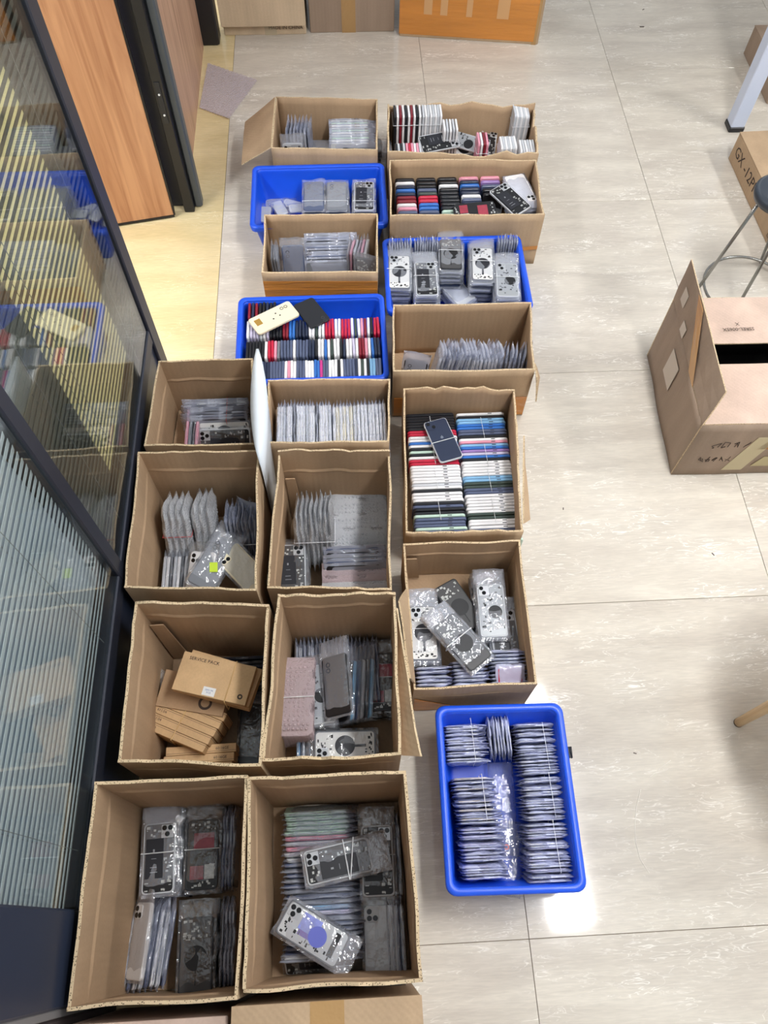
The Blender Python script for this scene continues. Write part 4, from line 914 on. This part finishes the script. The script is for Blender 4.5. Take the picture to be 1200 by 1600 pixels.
row7(.084, -.058, .082, -.170, 17, 'front right bundle, '+WR7, kinds=('slab_silver', 'slab_lavender', 'slab_white'), bm_=BF)
for (x, y, w_, nm) in ((-.085, .13, .05, 'rear left'), (-.07, 0, .05, 'middle left'), (.087, .11, .055, 'rear right'), (.087, 0, .05, 'second right'), (.083, -.11, .055, 'front right')):
    a = q7(x, y, .121)
    band_loop([a+Vector((.02, w_, 0)), a+Vector((.022, -w_, 0)), a+Vector((.022, -w_-.004, -.05)), a+Vector((.02, w_+.004, -.05))], 'thin rubber band along the %s bundle in the aisle tote' % nm, .0007)
pts = bag_me(.17, .05, .02, BAGT, 3, .03, puff=6)
tag(link('loose_bag', pts, None, frame(q7(.005, -.03, .03), (0.05, 1, .0), (0, 0, 1))), 'loose crumpled clear bag lying in the middle gap of the aisle tote', 'plastic bag')
tag(link('loose_bag', bag_me(.13, .045, .03, BAGT, 4, .02, puff=6), None, frame(q7(.010, -.135, .028), (0.2, 1, .0), (0, 0, 1))), 'crumpled clear bag under the red ring seal', 'plastic bag')
tag(link('ring_seal', MB().ring((0, 0, 0), .0030, .0062, .002, 20).mesh('ring_seal', mat('dark_red', (150, 40, 56), rough=.3)), None, T(*q7(-.003, -.105, .082))), 'small dark red ring on the loose bag in the aisle tote', 'ring')

# ---- L3: kraft service boxes
c_ = BOX['L3'][0]; WL3 = 'service box carton'
KB = kraft('small_box_kraft', (206, 172, 130)); KB2 = kraft('small_box_kraft_dim', (178, 148, 116))
def kbox(c, Ld, Nd, label, group=None, L_=.165, W_=.088, T_=.020, m=KB, name='kraft_service_box'):
    o = link(name, cached(('kb', L_, W_, T_, m.name), lambda: MB().bbox((-W_/2, -L_/2, -T_/2), (W_/2, L_/2, T_/2), .0008).mesh('kraft_service_box', m)), None, frame(c, Ld, Nd))
    link('lid_seam', cached(('seam', L_, W_, T_), lambda: MB().box((-W_/2-.0002, -L_/2-.0002, T_*.28), (W_/2+.0002, L_/2+.0002, T_*.33)).mesh('lid_seam', mat('seam_brown', (120, 94, 66)))), o)
    return tag(o, label, 'box', group)
zt = .20; ctr = P(336, 1061, zt); d = P(394, 1072, zt)-P(278, 1046, zt)
o = kbox(ctr, d, (.0, .0, 1), 'kraft box printed with the words service pack, topmost and banded', 'banded service boxes', L_=.178, W_=.094)
link('lettering', text_mesh('SERVICE PACK', .0115, INK), o, T(-.034, -.035, .0105) @ Matrix.Rotation(pi/2, 4, 'Z'))
st = link('sticker', MB().box((-.010, -.015, 0), (.010, .015, .0004)).mesh('sticker', WHITE), o, T(.034, -.002, .0102))
link('sticker_print', text_mesh('SERV PK\n0123', .0055, mat('blue_print', (90, 120, 170)), .0001), st, T(0, 0, .0006) @ Matrix.Rotation(pi/2, 4, 'Z'))
link('emblem', MB().ring((0, 0, 0), .0028, .0062, .0003, 20).mesh('emblem', INK), o, T(.030, .072, .0102))
o = kbox(ctr+Vector((.010, .006, -.022)), Matrix.Rotation(-.06, 3, 'Z') @ d, (0, 0, 1), 'kraft box directly under the topmost printed one', 'banded service boxes', L_=.178, W_=.094)
kbox(ctr+Vector((.006, .004, -.044)), Matrix.Rotation(-.04, 3, 'Z') @ d, (0, 0, 1), 'third kraft box down under the printed one', 'banded service boxes', L_=.178, W_=.094)
M_ = frame(ctr, d, (0, 0, 1)); 
band_loop([M_ @ Vector(p) for p in ((-.049, .040, .0115), (.049, .040, .0115), (.051, .040, -.056), (-.051, .040, -.056))], 'tan rubber band round the topmost service boxes', .0011, TANBAND)
ctr2 = P(304, 1084, .135); d2 = P(352, 1100, .12)-P(256, 1084, .12)
o = kbox(ctr2, d2, (0, .0, 1), 'kraft box with a large dark ring printed on its lid', None, L_=.165, W_=.090, m=KB2)
link('ring_print', MB().ring((0, 0, 0), .0105, .0165, .0003, 28).mesh('ring_print', INK), o, T(.020, .034, .0102))
kbox(ctr2-Vector((0, 0, .022)), d2, (0, 0, 1), 'kraft box beneath the ring-marked box', None, m=KB2)
dd = (P(323, 1169, .14)-P(217, 1124, .14)).normalized(); pv = dd.cross(Z_)*-1
if pv.y < 0: pv = -pv
for k in range(5):
    cc = P(271, 1149, .14)+pv*(.0205*k)+dd*(.003*k-.004); cc.z = .096
    Nn = pv
    o = kbox(cc, dd, Nn, 'kraft box standing on edge, %s from the front of the slanted banded row' % ordn(k+1), 'slanted row of kraft boxes', T_=.0195, L_=.172)
    t = link('lettering', text_mesh('611:04', .009, INK), o)
    t.matrix_local = Matrix.Translation((.0445, -.055, 0)) @ Matrix(((0, 0, 1, 0), (1, 0, 0, 0), (0, 1, 0, 0), (0, 0, 0, 1)))
a0 = P(271, 1149, .14); a0.z = .142
band_loop([a0-pv*.012, a0+pv*.099, a0+pv*.099-Z_*.094, a0-pv*.012-Z_*.094], 'tan rubber band round the slanted row of kraft boxes', .0012, TANBAND)
yf_ = max(c_[3].y, c_[2].y)
for k in range(3):
    o = kbox((c_[3].x+.108-.004*k, yf_+.024+.0212*(2-k), .064), (1, .02, 0), (0, -1, .0), 'kraft box on edge, %s from the back of the straight front row' % ordn(k+1), 'front row of kraft boxes', T_=.020, W_=.09)
    t = link('lettering', text_mesh('60:16GE', .009, INK), o)
    t.matrix_local = Matrix.Translation((-.0455, .05, 0)) @ Matrix(((0, 0, -1, 0), (1, 0, 0, 0), (0, -1, 0, 0), (0, 0, 0, 1)))
a0 = Vector((c_[3].x+.100, yf_+.004, .1045))
band_loop([a0, a0+Y_*.069, a0+Y_*.069-Z_*.09, a0-Z_*.09], 'brown rubber band round the straight front row of boxes', .0008, mat('brown_band', (120, 90, 70)))
packs_row((c_[1].x-.110, c_[1].y-.022, .048), (c_[1].x-.110, c_[1].y-.115, .048), 9, X_, Y_, 'dark back bundle of the '+WL3, 'from the back', ('slab_navy', 'slab_black'), BAGT, .01)
stack((396, 1182), (398, 1112), .06, 5, ('plain_black', 'slab_black'), 'dark right pile of the '+WL3, bagm=BAGT, desc='black back', band=False, fin=.012)
o = tag(link('bubble_wrap_scrap', bag_me(.07, .05, .012, BUB, 2, .01, key='bub', puff=6), None, frame(P(246, 1076, .09), (.3, 1, .5), (-1, .2, 1))), 'small crumple of bubble wrap by the inner left wall of the service box carton', 'bubble wrap')

# ---- M7
c_ = BOX['M7'][0]; WM7 = 'coil phone carton'
packs_row((max(c_[0].x, c_[3].x)+.014, c_[0].y-.105, .075), (c_[0].x+.215, c_[0].y-.105, .075), 21, Y_, X_, 'back row of the '+WM7, kinds=('slab_grey', 'slab_silver', 'slab_slate'), bagm=BAGM, fin=.02)
def bstack(u1, u2, zt, n, where, m):
    a = P(*u1, zt); b = P(*u2, zt)
    for k in range(n):
        c0 = (a+b)/2-Vector((0, 0, .007+.0175*k))
        if c0.z < .018: break
        bpack(c0, b-a, (-.05, 0, 1), 'bubble wrapped housing, %s down in the %s' % (ordn(k+1), where), 'bubble packs of the '+where, m=m, T_=.013, L_=.165, W_=.080)
    c0 = (a+b)/2; h = .046
    band_loop([c0+Vector((-h, 0, .006)), c0+Vector((h, 0, .006)), c0+Vector((h, 0, -.0175*n)), c0+Vector((-h, 0, -.0175*n))], 'white rubber band round the %s' % where)
bstack((458, 1138), (462, 1044), .165, 8, 'bubble pile of the coil carton', BUBP)
stack((502, 1135), (492, 1035), .125, 9, ('silverback', 'slab_grey', 'slab_silver'), 'lensed plate pile of the '+WM7, bagm=BAG, desc='dark housing', band=False, fin=.02, jit=.001)
packs_row(Vector(P(534, 1072, .16))-Vector((.0, 0, .06)), Vector(P(572, 1068, .16))-Vector((.005, 0, .06)), 6, Vector((.08, 1, .0)), Vector((-.85, 0, .55)), 'leaning bundle of the '+WM7, kinds=('plain_black', 'slab_sky', 'slab_slate', 'slab_silver'), bagm=BAG, fin=.03)
pack(Vector(P(526, 1068, .17))-Vector((0, 0, .012)), (-.06, 1, 0), (-.55, 0, 1), 'plain_black', 'bagged black back leaning outermost on the leaning bundle', None, BAG, .035)
stack((598, 1105), (596, 1025), .10, 8, ('red', 'slab_black'), 'right pile of the '+WM7, bagm=BAGT, desc='black housing', fin=.03)
stack((582, 1164), (496, 1166), .105, 8, ('coil', 'slab_black', 'slab_grey'), 'front pile of the '+WM7, bagm=BAGT, desc='round coil housing', band=False, fin=.012)
packs_row((max(c_[0].x, c_[3].x)+.016, c_[3].y+.085, .050), (max(c_[0].x, c_[3].x)+.066, c_[3].y+.085, .050), 5, Y_, X_, 'front corner bundle, '+WM7, kinds=('slab_sky', 'slab_silver'), bagm=BAGM, fin=.01, L_=.13)

# ---- L4
WL4 = 'near left carton'
stack((246, 1392), (250, 1290), .105, 9, ('battery', 'slab_black', 'slab_silver'), 'rear left pile of the '+WL4, bagm=BAG, desc='black battery housing', fin=.03, drift=(.0022, 0), jit=.001)
stack((314, 1384), (318, 1286), .095, 8, ('red', 'slab_black', 'slab_navy'), 'rear right pile of the '+WL4, bagm=BAGT, desc='housing with red film', fin=.03, jit=.001)
c_ = BOX['L4'][0]
qa = P(349, 1330, .085); qb = P(364, 1330, .085)
packs_row((qa.x, qa.y, .048), (qb.x, qb.y, .048), 4, Y_, X_, 'rear edge row of the '+WL4, kinds=('slab_slate', 'slab_black'), bagm=BAGM, fin=.02)
b0 = P(192, 1485, .02); b1 = P(262, 1478, .06)
packs_row((b0.x+.012, b0.y-.002, .042), (b1.x-.008, b1.y, .050), 8, Vector((.10, 1, 0)), Vector((-1, .05, .55)), 'front left leaning bundle of the '+WL4, kinds=('slab_silver', 'slab_slate', 'slab_white'), bagm=BAGM, fin=.02)
pack(P(219, 1470, .095), P(229, 1402, .095)-P(209, 1538, .095), (-.75, 0, .75), 'back_white', 'bagged white back with three lenses leaning in the near left carton', None, BAG, .02, W_=.062)
stack((304, 1548), (308, 1440), .085, 7, ('dark_coil', 'slab_black'), 'front middle pile of the '+WL4, bagm=BAGT, desc='black coil housing', band=False, fin=.03, jit=.001)
qa = P(342, 1480, .085); qb = P(360, 1480, .085)
packs_row((qa.x, qa.y, .045), (qb.x, qb.y, .048), 4, Y_, Vector((-1, 0, .15)), 'front right bundle of the '+WL4, kinds=('slab_black', 'slab_navy'), bagm=BAGM, fin=.02)

# ---- M8
c_ = BOX['M8'][0]; WM8 = 'purple phone carton'
xl = max(c_[0].x, c_[3].x)
A = Vector((xl+.106, c_[0].y-.018, .052)); B_ = Vector((xl+.108, c_[3].y+.040, .052))
packs_row(A, B_, 28, X_, Vector((0, 1, .3)), 'long left row of the '+WM8, 'from the back', ['slab_mint']*5+['slab_pink', 'slab_silver', 'slab_pink', 'slab_silver', 'slab_silver']+['slab_slate', 'slab_grey']*4+['slab_sky', 'slab_lavender', 'slab_grey', 'slab_slate', 'slab_slate', 'slab_grey', 'slab_silver', 'slab_slate', 'slab_slate', 'slab_grey'], BAGM, .02, jit=.004)
pack((xl+.106, c_[3].y+.022, .055), X_, (0, -1, .5), 'battery', 'bagged dark housing turned to the front wall of the purple phone carton', None, BAG, .02)
a, b = P(462, 1362, .125), P(594, 1330, .125)
pack((a+b)/2, a-b, (0, -.04, 1), 'battery', 'banded housing with a black battery lying across the long row', None, BAG, -.035, puff=1.5)
pack((a+b)/2-Vector((0, 0, .011)), a-b, (0, -.04, 1), 'slab_grey', 'second housing banded under the one across the long row', None, BAG, -.035)
M_ = frame((a+b)/2, a-b, (0, -.04, 1))
band_loop([M_ @ Vector(p) for p in ((-.041, -.018, .0075), (.041, -.018, .0075), (.041, -.018, -.018), (-.041, -.018, -.018))], 'white rubber band straight round the pair across the long row', .0013)
band_loop([M_ @ Vector(p) for p in ((-.041, -.020, .0085), (.041, -.042, .0085), (.041, -.042, -.0185), (-.041, -.020, -.0185))], 'white rubber band aslant round the pair across the long row', .0013)
a, b = P(434, 1424, .135), P(545, 1494, .135)
pack((a+b)/2, a-b, (0, 0, 1), 'purple', 'bagged housing with violet blue panels lying aslant on top', None, BAG, -.022, puff=1.2)
for g, (u, v1, v2, kd, nm, zt) in enumerate(((588, 1398, 1292, 'battery', 'rear', .10), (594, 1530, 1420, 'back_silver', 'front', .085))):
    stack((u+4, v1), (u, v2), zt, 8, (kd, 'slab_black', 'slab_silver'), '%s right pile of the %s' % (nm, WM8), bagm=BAGT, desc='housing' if g == 0 else 'grey back with lenses', fin=.035, band=(g == 0), jit=.001, drift=(.001, 0))
    y = (P(u, (v1+v2)/2, .08)).y
    packs_row((c_[2].x-.046, y, .048), (c_[2].x-.014, y, .048), 4, Y_, X_, '%s edge row, %s' % (nm, WM8), kinds=('slab_slate', 'slab_silver'), bagm=BAGM, fin=.02)

# ------------------------------------------------------------------ closed cartons and other things around
def closed_box(label, x0, x1, y0, y1, z0, z1, rz, m=K1, group=None, name='closed_carton'):
    mx, my = (x0+x1)/2, (y0+y1)/2; hx, hy = (x1-x0)/2, (y1-y0)/2
    r = link(name, MB().bbox((-hx, -hy, 0), (hx, hy, z1-z0-.004), .003).mesh('carton_body', m), None, T(mx, my, z0) @ Matrix.Rotation(rz, 4, 'Z'))
    for s in (-1, 1):
        link('top_flap', MB().box((-hx, min(s*.0012, s*hy), z1-z0-.004), (hx, max(s*.0012, s*hy), z1-z0)).mesh('top_flap', m), r)
    return tag(r, label, 'carton', group), hx, hy, z1-z0
r, hx, hy, h = closed_box('closed brown carton below the purple phone carton at the picture edge', .195, .53, -.40, -.070, 0, .385, 0, K1)
link('tape', MB().box((-.03, -hy, h), (.03, hy, h+.0006)).mesh('tape', TAPE2), r)
r, hx, hy, h = closed_box('closed pinkish carton below the near left carton at the picture edge', -.10, .185, -.42, -.085, 0, .36, 0, K3)
# three cartons along the back
r, hx, hy, h = closed_box('pale carton at the back, leftmost of the three, overhanging flap', -.045, .31, 3.50, 3.80, 0, .34, 0, K2)
link('front_flap', MB().bbox((-hx-.004, -hy-.035, .055), (hx+.002, -hy-.006, h+.002), .002).mesh('front_flap', K2), r)
t = link('lettering', text_mesh('MADE IN CHINA', .020, INK), r); t.matrix_local = Matrix.Translation((.09, -hy-.0008, .030)) @ Matrix.Rotation(pi/2, 4, 'X')
link('tape', MB().box((-.002, -hy-.001, .0), (.05, -hy, .05)).mesh('tape', mat('shiny_clear_tape', (190, 176, 150), rough=.1)), r)
r, hx, hy, h = closed_box('brown carton at the back, middle of the three, with handling symbols', .328, .695, 3.508, 3.80, 0, .40, 0, K4)
link('tape', MB().box((-.045, -hy-.001, 0), (.015, -hy, h)).mesh('tape', TAPE2), r)
def sym(kind):
    b = MB(); w_ = .030; z0, z1 = -.038, .038; t2 = .0018; y0, y1 = -.0008, 0
    for (a, bb) in (((-w_, z0), (w_, z0+t2)), ((-w_, z1-t2), (w_, z1)), ((-w_, z0), (-w_+t2, z1)), ((w_-t2, z0), (w_, z1))): b.box((a[0], y0, a[1]), (bb[0], y1, bb[1]))
    def poly(pts): b.add([(x, y0, z) for x, z in pts], [tuple(range(len(pts)))])
    if kind == 0:
        for x in (-.010, .010): b.box((x-.003, y0, -.024), (x+.003, y1, .014)); poly([(x-.008, .014), (x+.008, .014), (x, .028)])
        b.box((-.02, y0, -.030), (.02, y1, -.027))
    elif kind == 1:
        poly([(-.014, .028), (-.015, .010), (-.007, 0), (.007, 0), (.015, .010), (.014, .028)]); b.box((-.0015, y0, -.026), (.0015, y1, 0)); b.box((-.011, y0, -.029), (.011, y1, -.026))
    elif kind == 2:
        poly([(-.022, -.002), (-.016, .008), (0, .014), (.016, .008), (.022, -.002), (.011, .003), (0, -.001), (-.011, .003)]); b.box((-.002, y0, -.028), (.002, y1, 0)); b.box((-.016, y0, -.031), (.016, y1, -.028))
    else:
        for a in range(5):
            an = a*2*pi/5; x, z = .012*cos(an), .010*sin(an)-.004; poly([(x-.006, z-.002), (x+.006, z-.003), (x+.004, z+.004), (x-.004, z+.003)])
        poly([(-.020, .020), (-.016, .024), (.020, -.020), (.016, -.024)])
    return b.mesh('handling_symbol', INK)
for i, x in enumerate((-.125, -.055, .018, .092)):
    link('handling_symbol', sym(i), r, T(x-.002, -hy-.0012, .225-.02))
r, hx, hy, h = closed_box('big orange taped carton at the back, rightmost of the three', .735, 1.34, 3.43, 3.76, 0, .36, radians(-8), K1)
link('tape', MB().bbox((-hx-.001, -hy-.0018, .012), (hx*.93, -hy-.0002, h-.002), .0005).mesh('tape', TAPE), r)
link('tape', MB().box((hx*.90, -hy-.001, 0), (hx-.01, -hy, h)).mesh('tape', TAPE2), r)
for (x, w_) in ((-.2, .035), (-.13, .03), (-.02, .025), (.11, .05)):
    link('torn_label', MB().box((x, -hy-.0028, .10), (x+w_, -hy-.0018, .235)).mesh('torn_label', mat('torn_label', (206, 160, 110), rough=.5)), r)

# open carton at the right of the aisle
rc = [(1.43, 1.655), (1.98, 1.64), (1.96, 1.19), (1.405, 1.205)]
RB = carton('RB', 'half open greyish carton by the metal stool across the aisle', rc,   .262, .001, .005, inner=mat('painted_shade_interior', (40, 38, 40), rough=.9), outer=K4, group='open cartons on the tiled floor')  # inside coloured near black, painting in the shade of the gap between flaps
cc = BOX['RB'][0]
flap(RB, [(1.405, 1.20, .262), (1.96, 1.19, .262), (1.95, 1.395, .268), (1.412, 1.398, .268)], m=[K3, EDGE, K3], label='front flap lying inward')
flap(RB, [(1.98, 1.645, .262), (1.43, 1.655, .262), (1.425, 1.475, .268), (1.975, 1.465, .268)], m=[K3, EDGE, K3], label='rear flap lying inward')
flap(RB, [(1.398, 1.20, .262), (1.424, 1.66, .262), tuple(P(1080, 405, .42)), tuple(P(1134, 612, .36))], m=[K4, EDGE, K2], label='side flap standing up')
t = link('lettering', text_mesh('SSREL-006SX', .017, INK), RB); t.matrix_world = Matrix.Translation(P(1154, 514, .2745)) @ Matrix.Rotation(pi, 4, 'Z'); t.matrix_local = Matrix.Translation(P(1154, 514, .2745)-RB.location) @ Matrix.Rotation(pi, 4, 'Z')
t = link('lettering', text_mesh('X', .017, INK), RB); t.matrix_local = Matrix.Translation(P(1152, 506, .2745)-RB.location) @ Matrix.Rotation(pi, 4, 'Z')
def on_left(root, y0, z0, y1, z1, m, name, x=-.0065, sk=0):
    A = Vector(rc[3]); B = Vector(rc[0])
    def pt(y, z, e=0): q = A.lerp(B, (y-A.y)/(B.y-A.y)); return (q.x-.0072-e, y, z)
    tape_strip(root, [pt(y0, z0), pt(y1, z0+sk), pt(y1, z1+sk), pt(y0, z1)][::-1], m, name)
LBL = mat('pale_label', (200, 186, 170), rough=.5); TP3 = mat('tan_tape_shiny', (196, 150, 98), rough=.22)
on_left(RB, 1.44, .10, 1.52, .20, LBL, 'paper_label')
# labels and tape on the standing flap and front
fa, fb, fc, fd = Vector((1.398, 1.20, .262)), Vector((1.424, 1.66, .262)), P(1080, 405, .42), P(1134, 612, .36)
def onflap(u, v, e=.003): 
    p = fa.lerp(fb, u).lerp(fd.lerp(fc, u), v); return p-Vector((e, 0, 0))
tape_strip(RB, [onflap(*q) for q in ((.82, .30), (.90, .30), (.90, .62), (.82, .62))], LBL, 'paper_label')
tape_strip(RB, [onflap(*q) for q in ((.66, .0), (.74, .0), (.74, .25), (.66, .25))], LBL, 'paper_label')
tape_strip(RB, [onflap(*q, .0045) for q in ((.28, .0), (.40, .0), (.72, 1), (.60, 1))], TP3, 'tape')
yA = 1.205-.0075
def onfront(x, z): return (x, 1.205-(x-1.405)*.027-.0072, z)
tape_strip(RB, [onfront(*q) for q in ((1.60, .14), (1.80, .14), (1.80, .235), (1.635, .225))], TAPE, 'tape')
tape_strip(RB, [onfront(*q) for q in ((1.54, .03), (1.60, .03), (1.64, .20), (1.58, .20))], mat('yellowed_paper', (196, 182, 146), rough=.6), 'paper_label')
tape_strip(RB, [onfront(*q) for q in ((1.62, .05), (1.90, .05), (1.90, .10), (1.64, .10))], mat('greenish_paper', (186, 172, 130), rough=.6), 'paper_label')
def scribble(root, M, seed, w_, h_, name='handwriting', r=.0011):
    rr = random.Random(seed); b = MB()
    for k in range(5):
        x = -w_/2+w_*k/5; pts = [(x+rr.uniform(0, w_/5), rr.uniform(-h_/2, h_/2), 0) for _ in range(5)]; b.tube(pts, r, 4)
    o = link(name, b.mesh(name, INK), root); o.matrix_local = M; return o
fr = Matrix(((1, 0, 0, 0), (0, 0, -1, 0), (0, 1, 0, 0), (0, 0, 0, 1)))
scribble(RB, Matrix.Translation(Vector(onfront(1.53, .165))-RB.location) @ fr, 4, .14, .035)
scribble(RB, Matrix.Translation(Vector(onfront(1.50, .09))-RB.location) @ fr, 9, .10, .03)

# closed box with handwriting GX-12PM and the small one behind
r, hx, hy, h = closed_box('closed carton with hand written letters GX-12PM on its side', 1.965, 2.40, 1.95, 2.63, 0, .115, radians(2), K1)
t = link('lettering', text_mesh('GX -12PM', .058, INK), r); t.matrix_local = Matrix.Translation((-hx-.0008, .185, .060)) @ Matrix(((0, 0, -1, 0), (-1, 0, 0, 0), (0, 1, 0, 0), (0, 0, 0, 1)))
for i, y in enumerate((-.13, -.20, -.27)):
    fr2 = Matrix(((0, 0, -1, 0), (-1, 0, 0, 0), (0, 1, 0, 0), (0, 0, 0, 1)))
    b = MB()
    for (a, bb) in (((-.022, -.034), (.022, -.032)), ((-.022, .032), (.022, .034)), ((-.022, -.034), (-.020, .034)), ((.020, -.034), (.022, .034))): b.box((a[0], a[1], 0), (bb[0], bb[1], .0008))
    if i == 0: b.box((-.003, -.024, 0), (.003, .012, .0008)); b.add([(-.010, .010, .0008), (.010, .010, .0008), (0, .026, .0008)], [(0, 1, 2)])
    elif i == 1: b.add([(-.012, .024, .0008), (-.012, .006, .0008), (0, -.002, .0008), (.012, .006, .0008), (.012, .024, .0008)], [(0, 1, 2, 3, 4)]); b.box((-.0015, -.026, 0), (.0015, 0, .0008))
    else: b.add([(-.016, 0, .0008), (0, .016, .0008), (.016, 0, .0008)], [(2, 1, 0)]); b.box((-.0015, -.026, 0), (.0015, 0, .0008))
    o = link('handling_symbol', b.mesh('handling_symbol', INK), r); o.matrix_local = Matrix.Translation((-hx-.0006, y, .055)) @ fr2
scribble(r, Matrix.Translation((-hx+.09, .03, h+.0008)), 3, .12, .10, r=.0014)
closed_box('small brown carton at the picture edge behind the table leg', 2.20, 2.50, 2.95, 3.30, 0, .12, 0, K4)

# white table, of which one leg stands in view
tw = link('white_table', None, None, T(2.025, 2.805, 0)); tag(tw, 'white metal table with a square leg and black foot at the aisle', 'table')
WM = mat('bluish_white_metal', (206, 216, 236), rough=.35)
for (x, y) in ((0, 0), (1.1, 0), (0, 1.6), (1.1, 1.6)):
    lg = link('leg', cached('tleg', lambda: MB().bbox((-.028, -.028, .02), (.028, .028, .72), .003).mesh('leg', WM)), tw, T(x, y, 0))
    link('foot_cap', cached('tfoot', lambda: MB().bbox((-.031, -.031, 0), (.031, .031, .022), .003).mesh('foot_cap', BLACK)), lg)
link('tabletop', MB().bbox((-.05, -.05, .72), (1.15, 1.65, .75), .004).mesh('tabletop', WHITE), tw)

# metal stool behind the open carton
bc = P(1162, 462, 0); stx, sty = bc.x, bc.y
ms = link('metal_stool', None, None, T(stx, sty, 0)); tag(ms, 'round metal wire stool with a dark seat behind the half open carton', 'stool')
STL = mat('stool_steel', (150, 150, 146), rough=.25, metal=.8)
sp = P(1226, 300, .46); sx, sy = sp.x-stx, sp.y-sty
def sm(b, n, m): return link(n, b.mesh(n, m, True), ms)
link('seat', MB().loops([[(sx+r_*cos(2*pi*i/36), sy+r_*sin(2*pi*i/36), .46+h_) for i in range(36)] for r_, h_ in ((.060, -.03), (.078, -.028), (.084, -.012), (.083, -.002), (.074, .003), (.066, -.004), (.045, -.008))]).mesh('seat', mat('stool_seat_navy', (46, 54, 64), rough=.4), True), ms)
f1 = P(1080, 466, 0)-Vector((stx, sty, 0)); f2 = P(1146, 490, 0)-Vector((stx, sty, 0))
feet = (f1, f2, -f1, Vector((.10, .15, 0)))
for ft in feet:
    t2 = Vector((sx, sy, .43))+(ft-Vector((sx, sy, 0))).normalized()*.05; t2.z = .43
    sm(MB().tube([Vector((ft.x, ft.y, .005)), t2], .0055, 8), 'leg', STL)
sm(MB().tube([Vector((.150*cos(2*pi*i/40), .150*sin(2*pi*i/40), .035)) for i in range(40)], .0048, 8, True), 'foot_ring', STL)

# wooden stool, one leg in view at the right edge
BW = wood_mat('birch', (214, 184, 140), (190, 156, 112), (30, 30, 2))
wx, wy = 1.66, .45
ws = link('wooden_stool', None, None, T(wx, wy, 0)); tag(ws, 'pale wooden stool with round legs cut by the picture edge', 'stool')
for (x, y) in ((-.255, .006), (0, .26), (0, -.26), (.255, 0)):
    link('leg', MB().tube([(x, y, .004), (x*.98, y*.98, .2), (x*.96, y*.96, .44)], [.0115, .0135, .015], 14).mesh('leg', BW, True), ws)
    link('leg_foot', MB().disc((x, y, 0), .0118, .005, 14).mesh('leg_foot', mat('dark_foot', (110, 90, 70))), ws)
link('seat', MB().disc((0, 0, .44), .29, .03, 40).mesh('seat', BW), ws)

# bubble wrap sheet on the floor by the wood wall
q = [P(325, 100), P(402, 127), P(358, 187), P(312, 170)]; b = MB(); nx_ = 22; V = []; F = []
o0 = sum(q, Vector())/4
for j in range(nx_+1):
    for i in range(nx_+1):
        p = q[3].lerp(q[2], i/nx_).lerp(q[0].lerp(q[1], i/nx_), j/nx_)-o0
        V.append(Vector((p.x, p.y, .004+.004*abs(noise.noise(p*22))+.0025*((i+j) % 2))))
n = nx_+1; F = [(j*n+i, j*n+i+1, (j+1)*n+i+1, (j+1)*n+i) for j in range(nx_) for i in range(nx_)]
V += [Vector((v.x, v.y, v.z-.0025)) for v in V]; O = n*n
F += [(O+j*n+i, O+(j+1)*n+i, O+(j+1)*n+i+1, O+j*n+i+1) for j in range(nx_) for i in range(nx_)]
F += [(i, O+i, O+i+1, i+1) for i in range(nx_)]
tag(link('bubble_wrap_sheet', mesh_from('bubble_wrap_sheet', V, F, [film('pinkish_bubble_sheet', (250, 238, 248), .40, .12, 200, 1.0, .20)], None, True), None, Matrix.Translation(o0)), 'pinkish bubble wrap sheet lying flat on the floor by the wood wall', 'bubble wrap')
# loose rubber strands and crumbs on the floor
def strand(pp, label):
    pts = [P(*p)+Vector((0, 0, .0012)) for p in pp]; m_ = pts[0].copy(); m_.z = 0
    tag(link('loose_strand', MB().tube([p-m_ for p in pts], .0008, 5).mesh('loose_strand', mat('pale_strand', (238, 234, 224))), None, Matrix.Translation(m_)), label, 'strand')
strand([(1001, 1233), (994, 1262), (992, 1290), (993, 1315), (1000, 1342), (1014, 1364)], 'long curved white strand on the floor right of the aisle tote')
strand([(1016, 1214), (1032, 1200), (1048, 1188)], 'short white strand on the floor above the long curved one')
for i, (u, v, s_, w_) in enumerate(((1003, 42, .010, 'rear'), (1005, 15, .006, 'rearmost'), (880, 795, .004, 'middle'), (1114, 866, .005, 'right hand'), (992, 1177, .004, 'front'))):
    cme = MB().bbox((-s_, -s_*.3, 0), (s_, s_*.3, .0015), .0004).mesh('crumb', INK)
    tag(link('crumb', cme, None, T(*P(u, v)) @ Matrix.Rotation(i*.7, 4, 'Z')), 'tiny dark crumb on the pale floor tiles, the %s one' % w_, 'crumb', 'crumbs on the floor tiles')
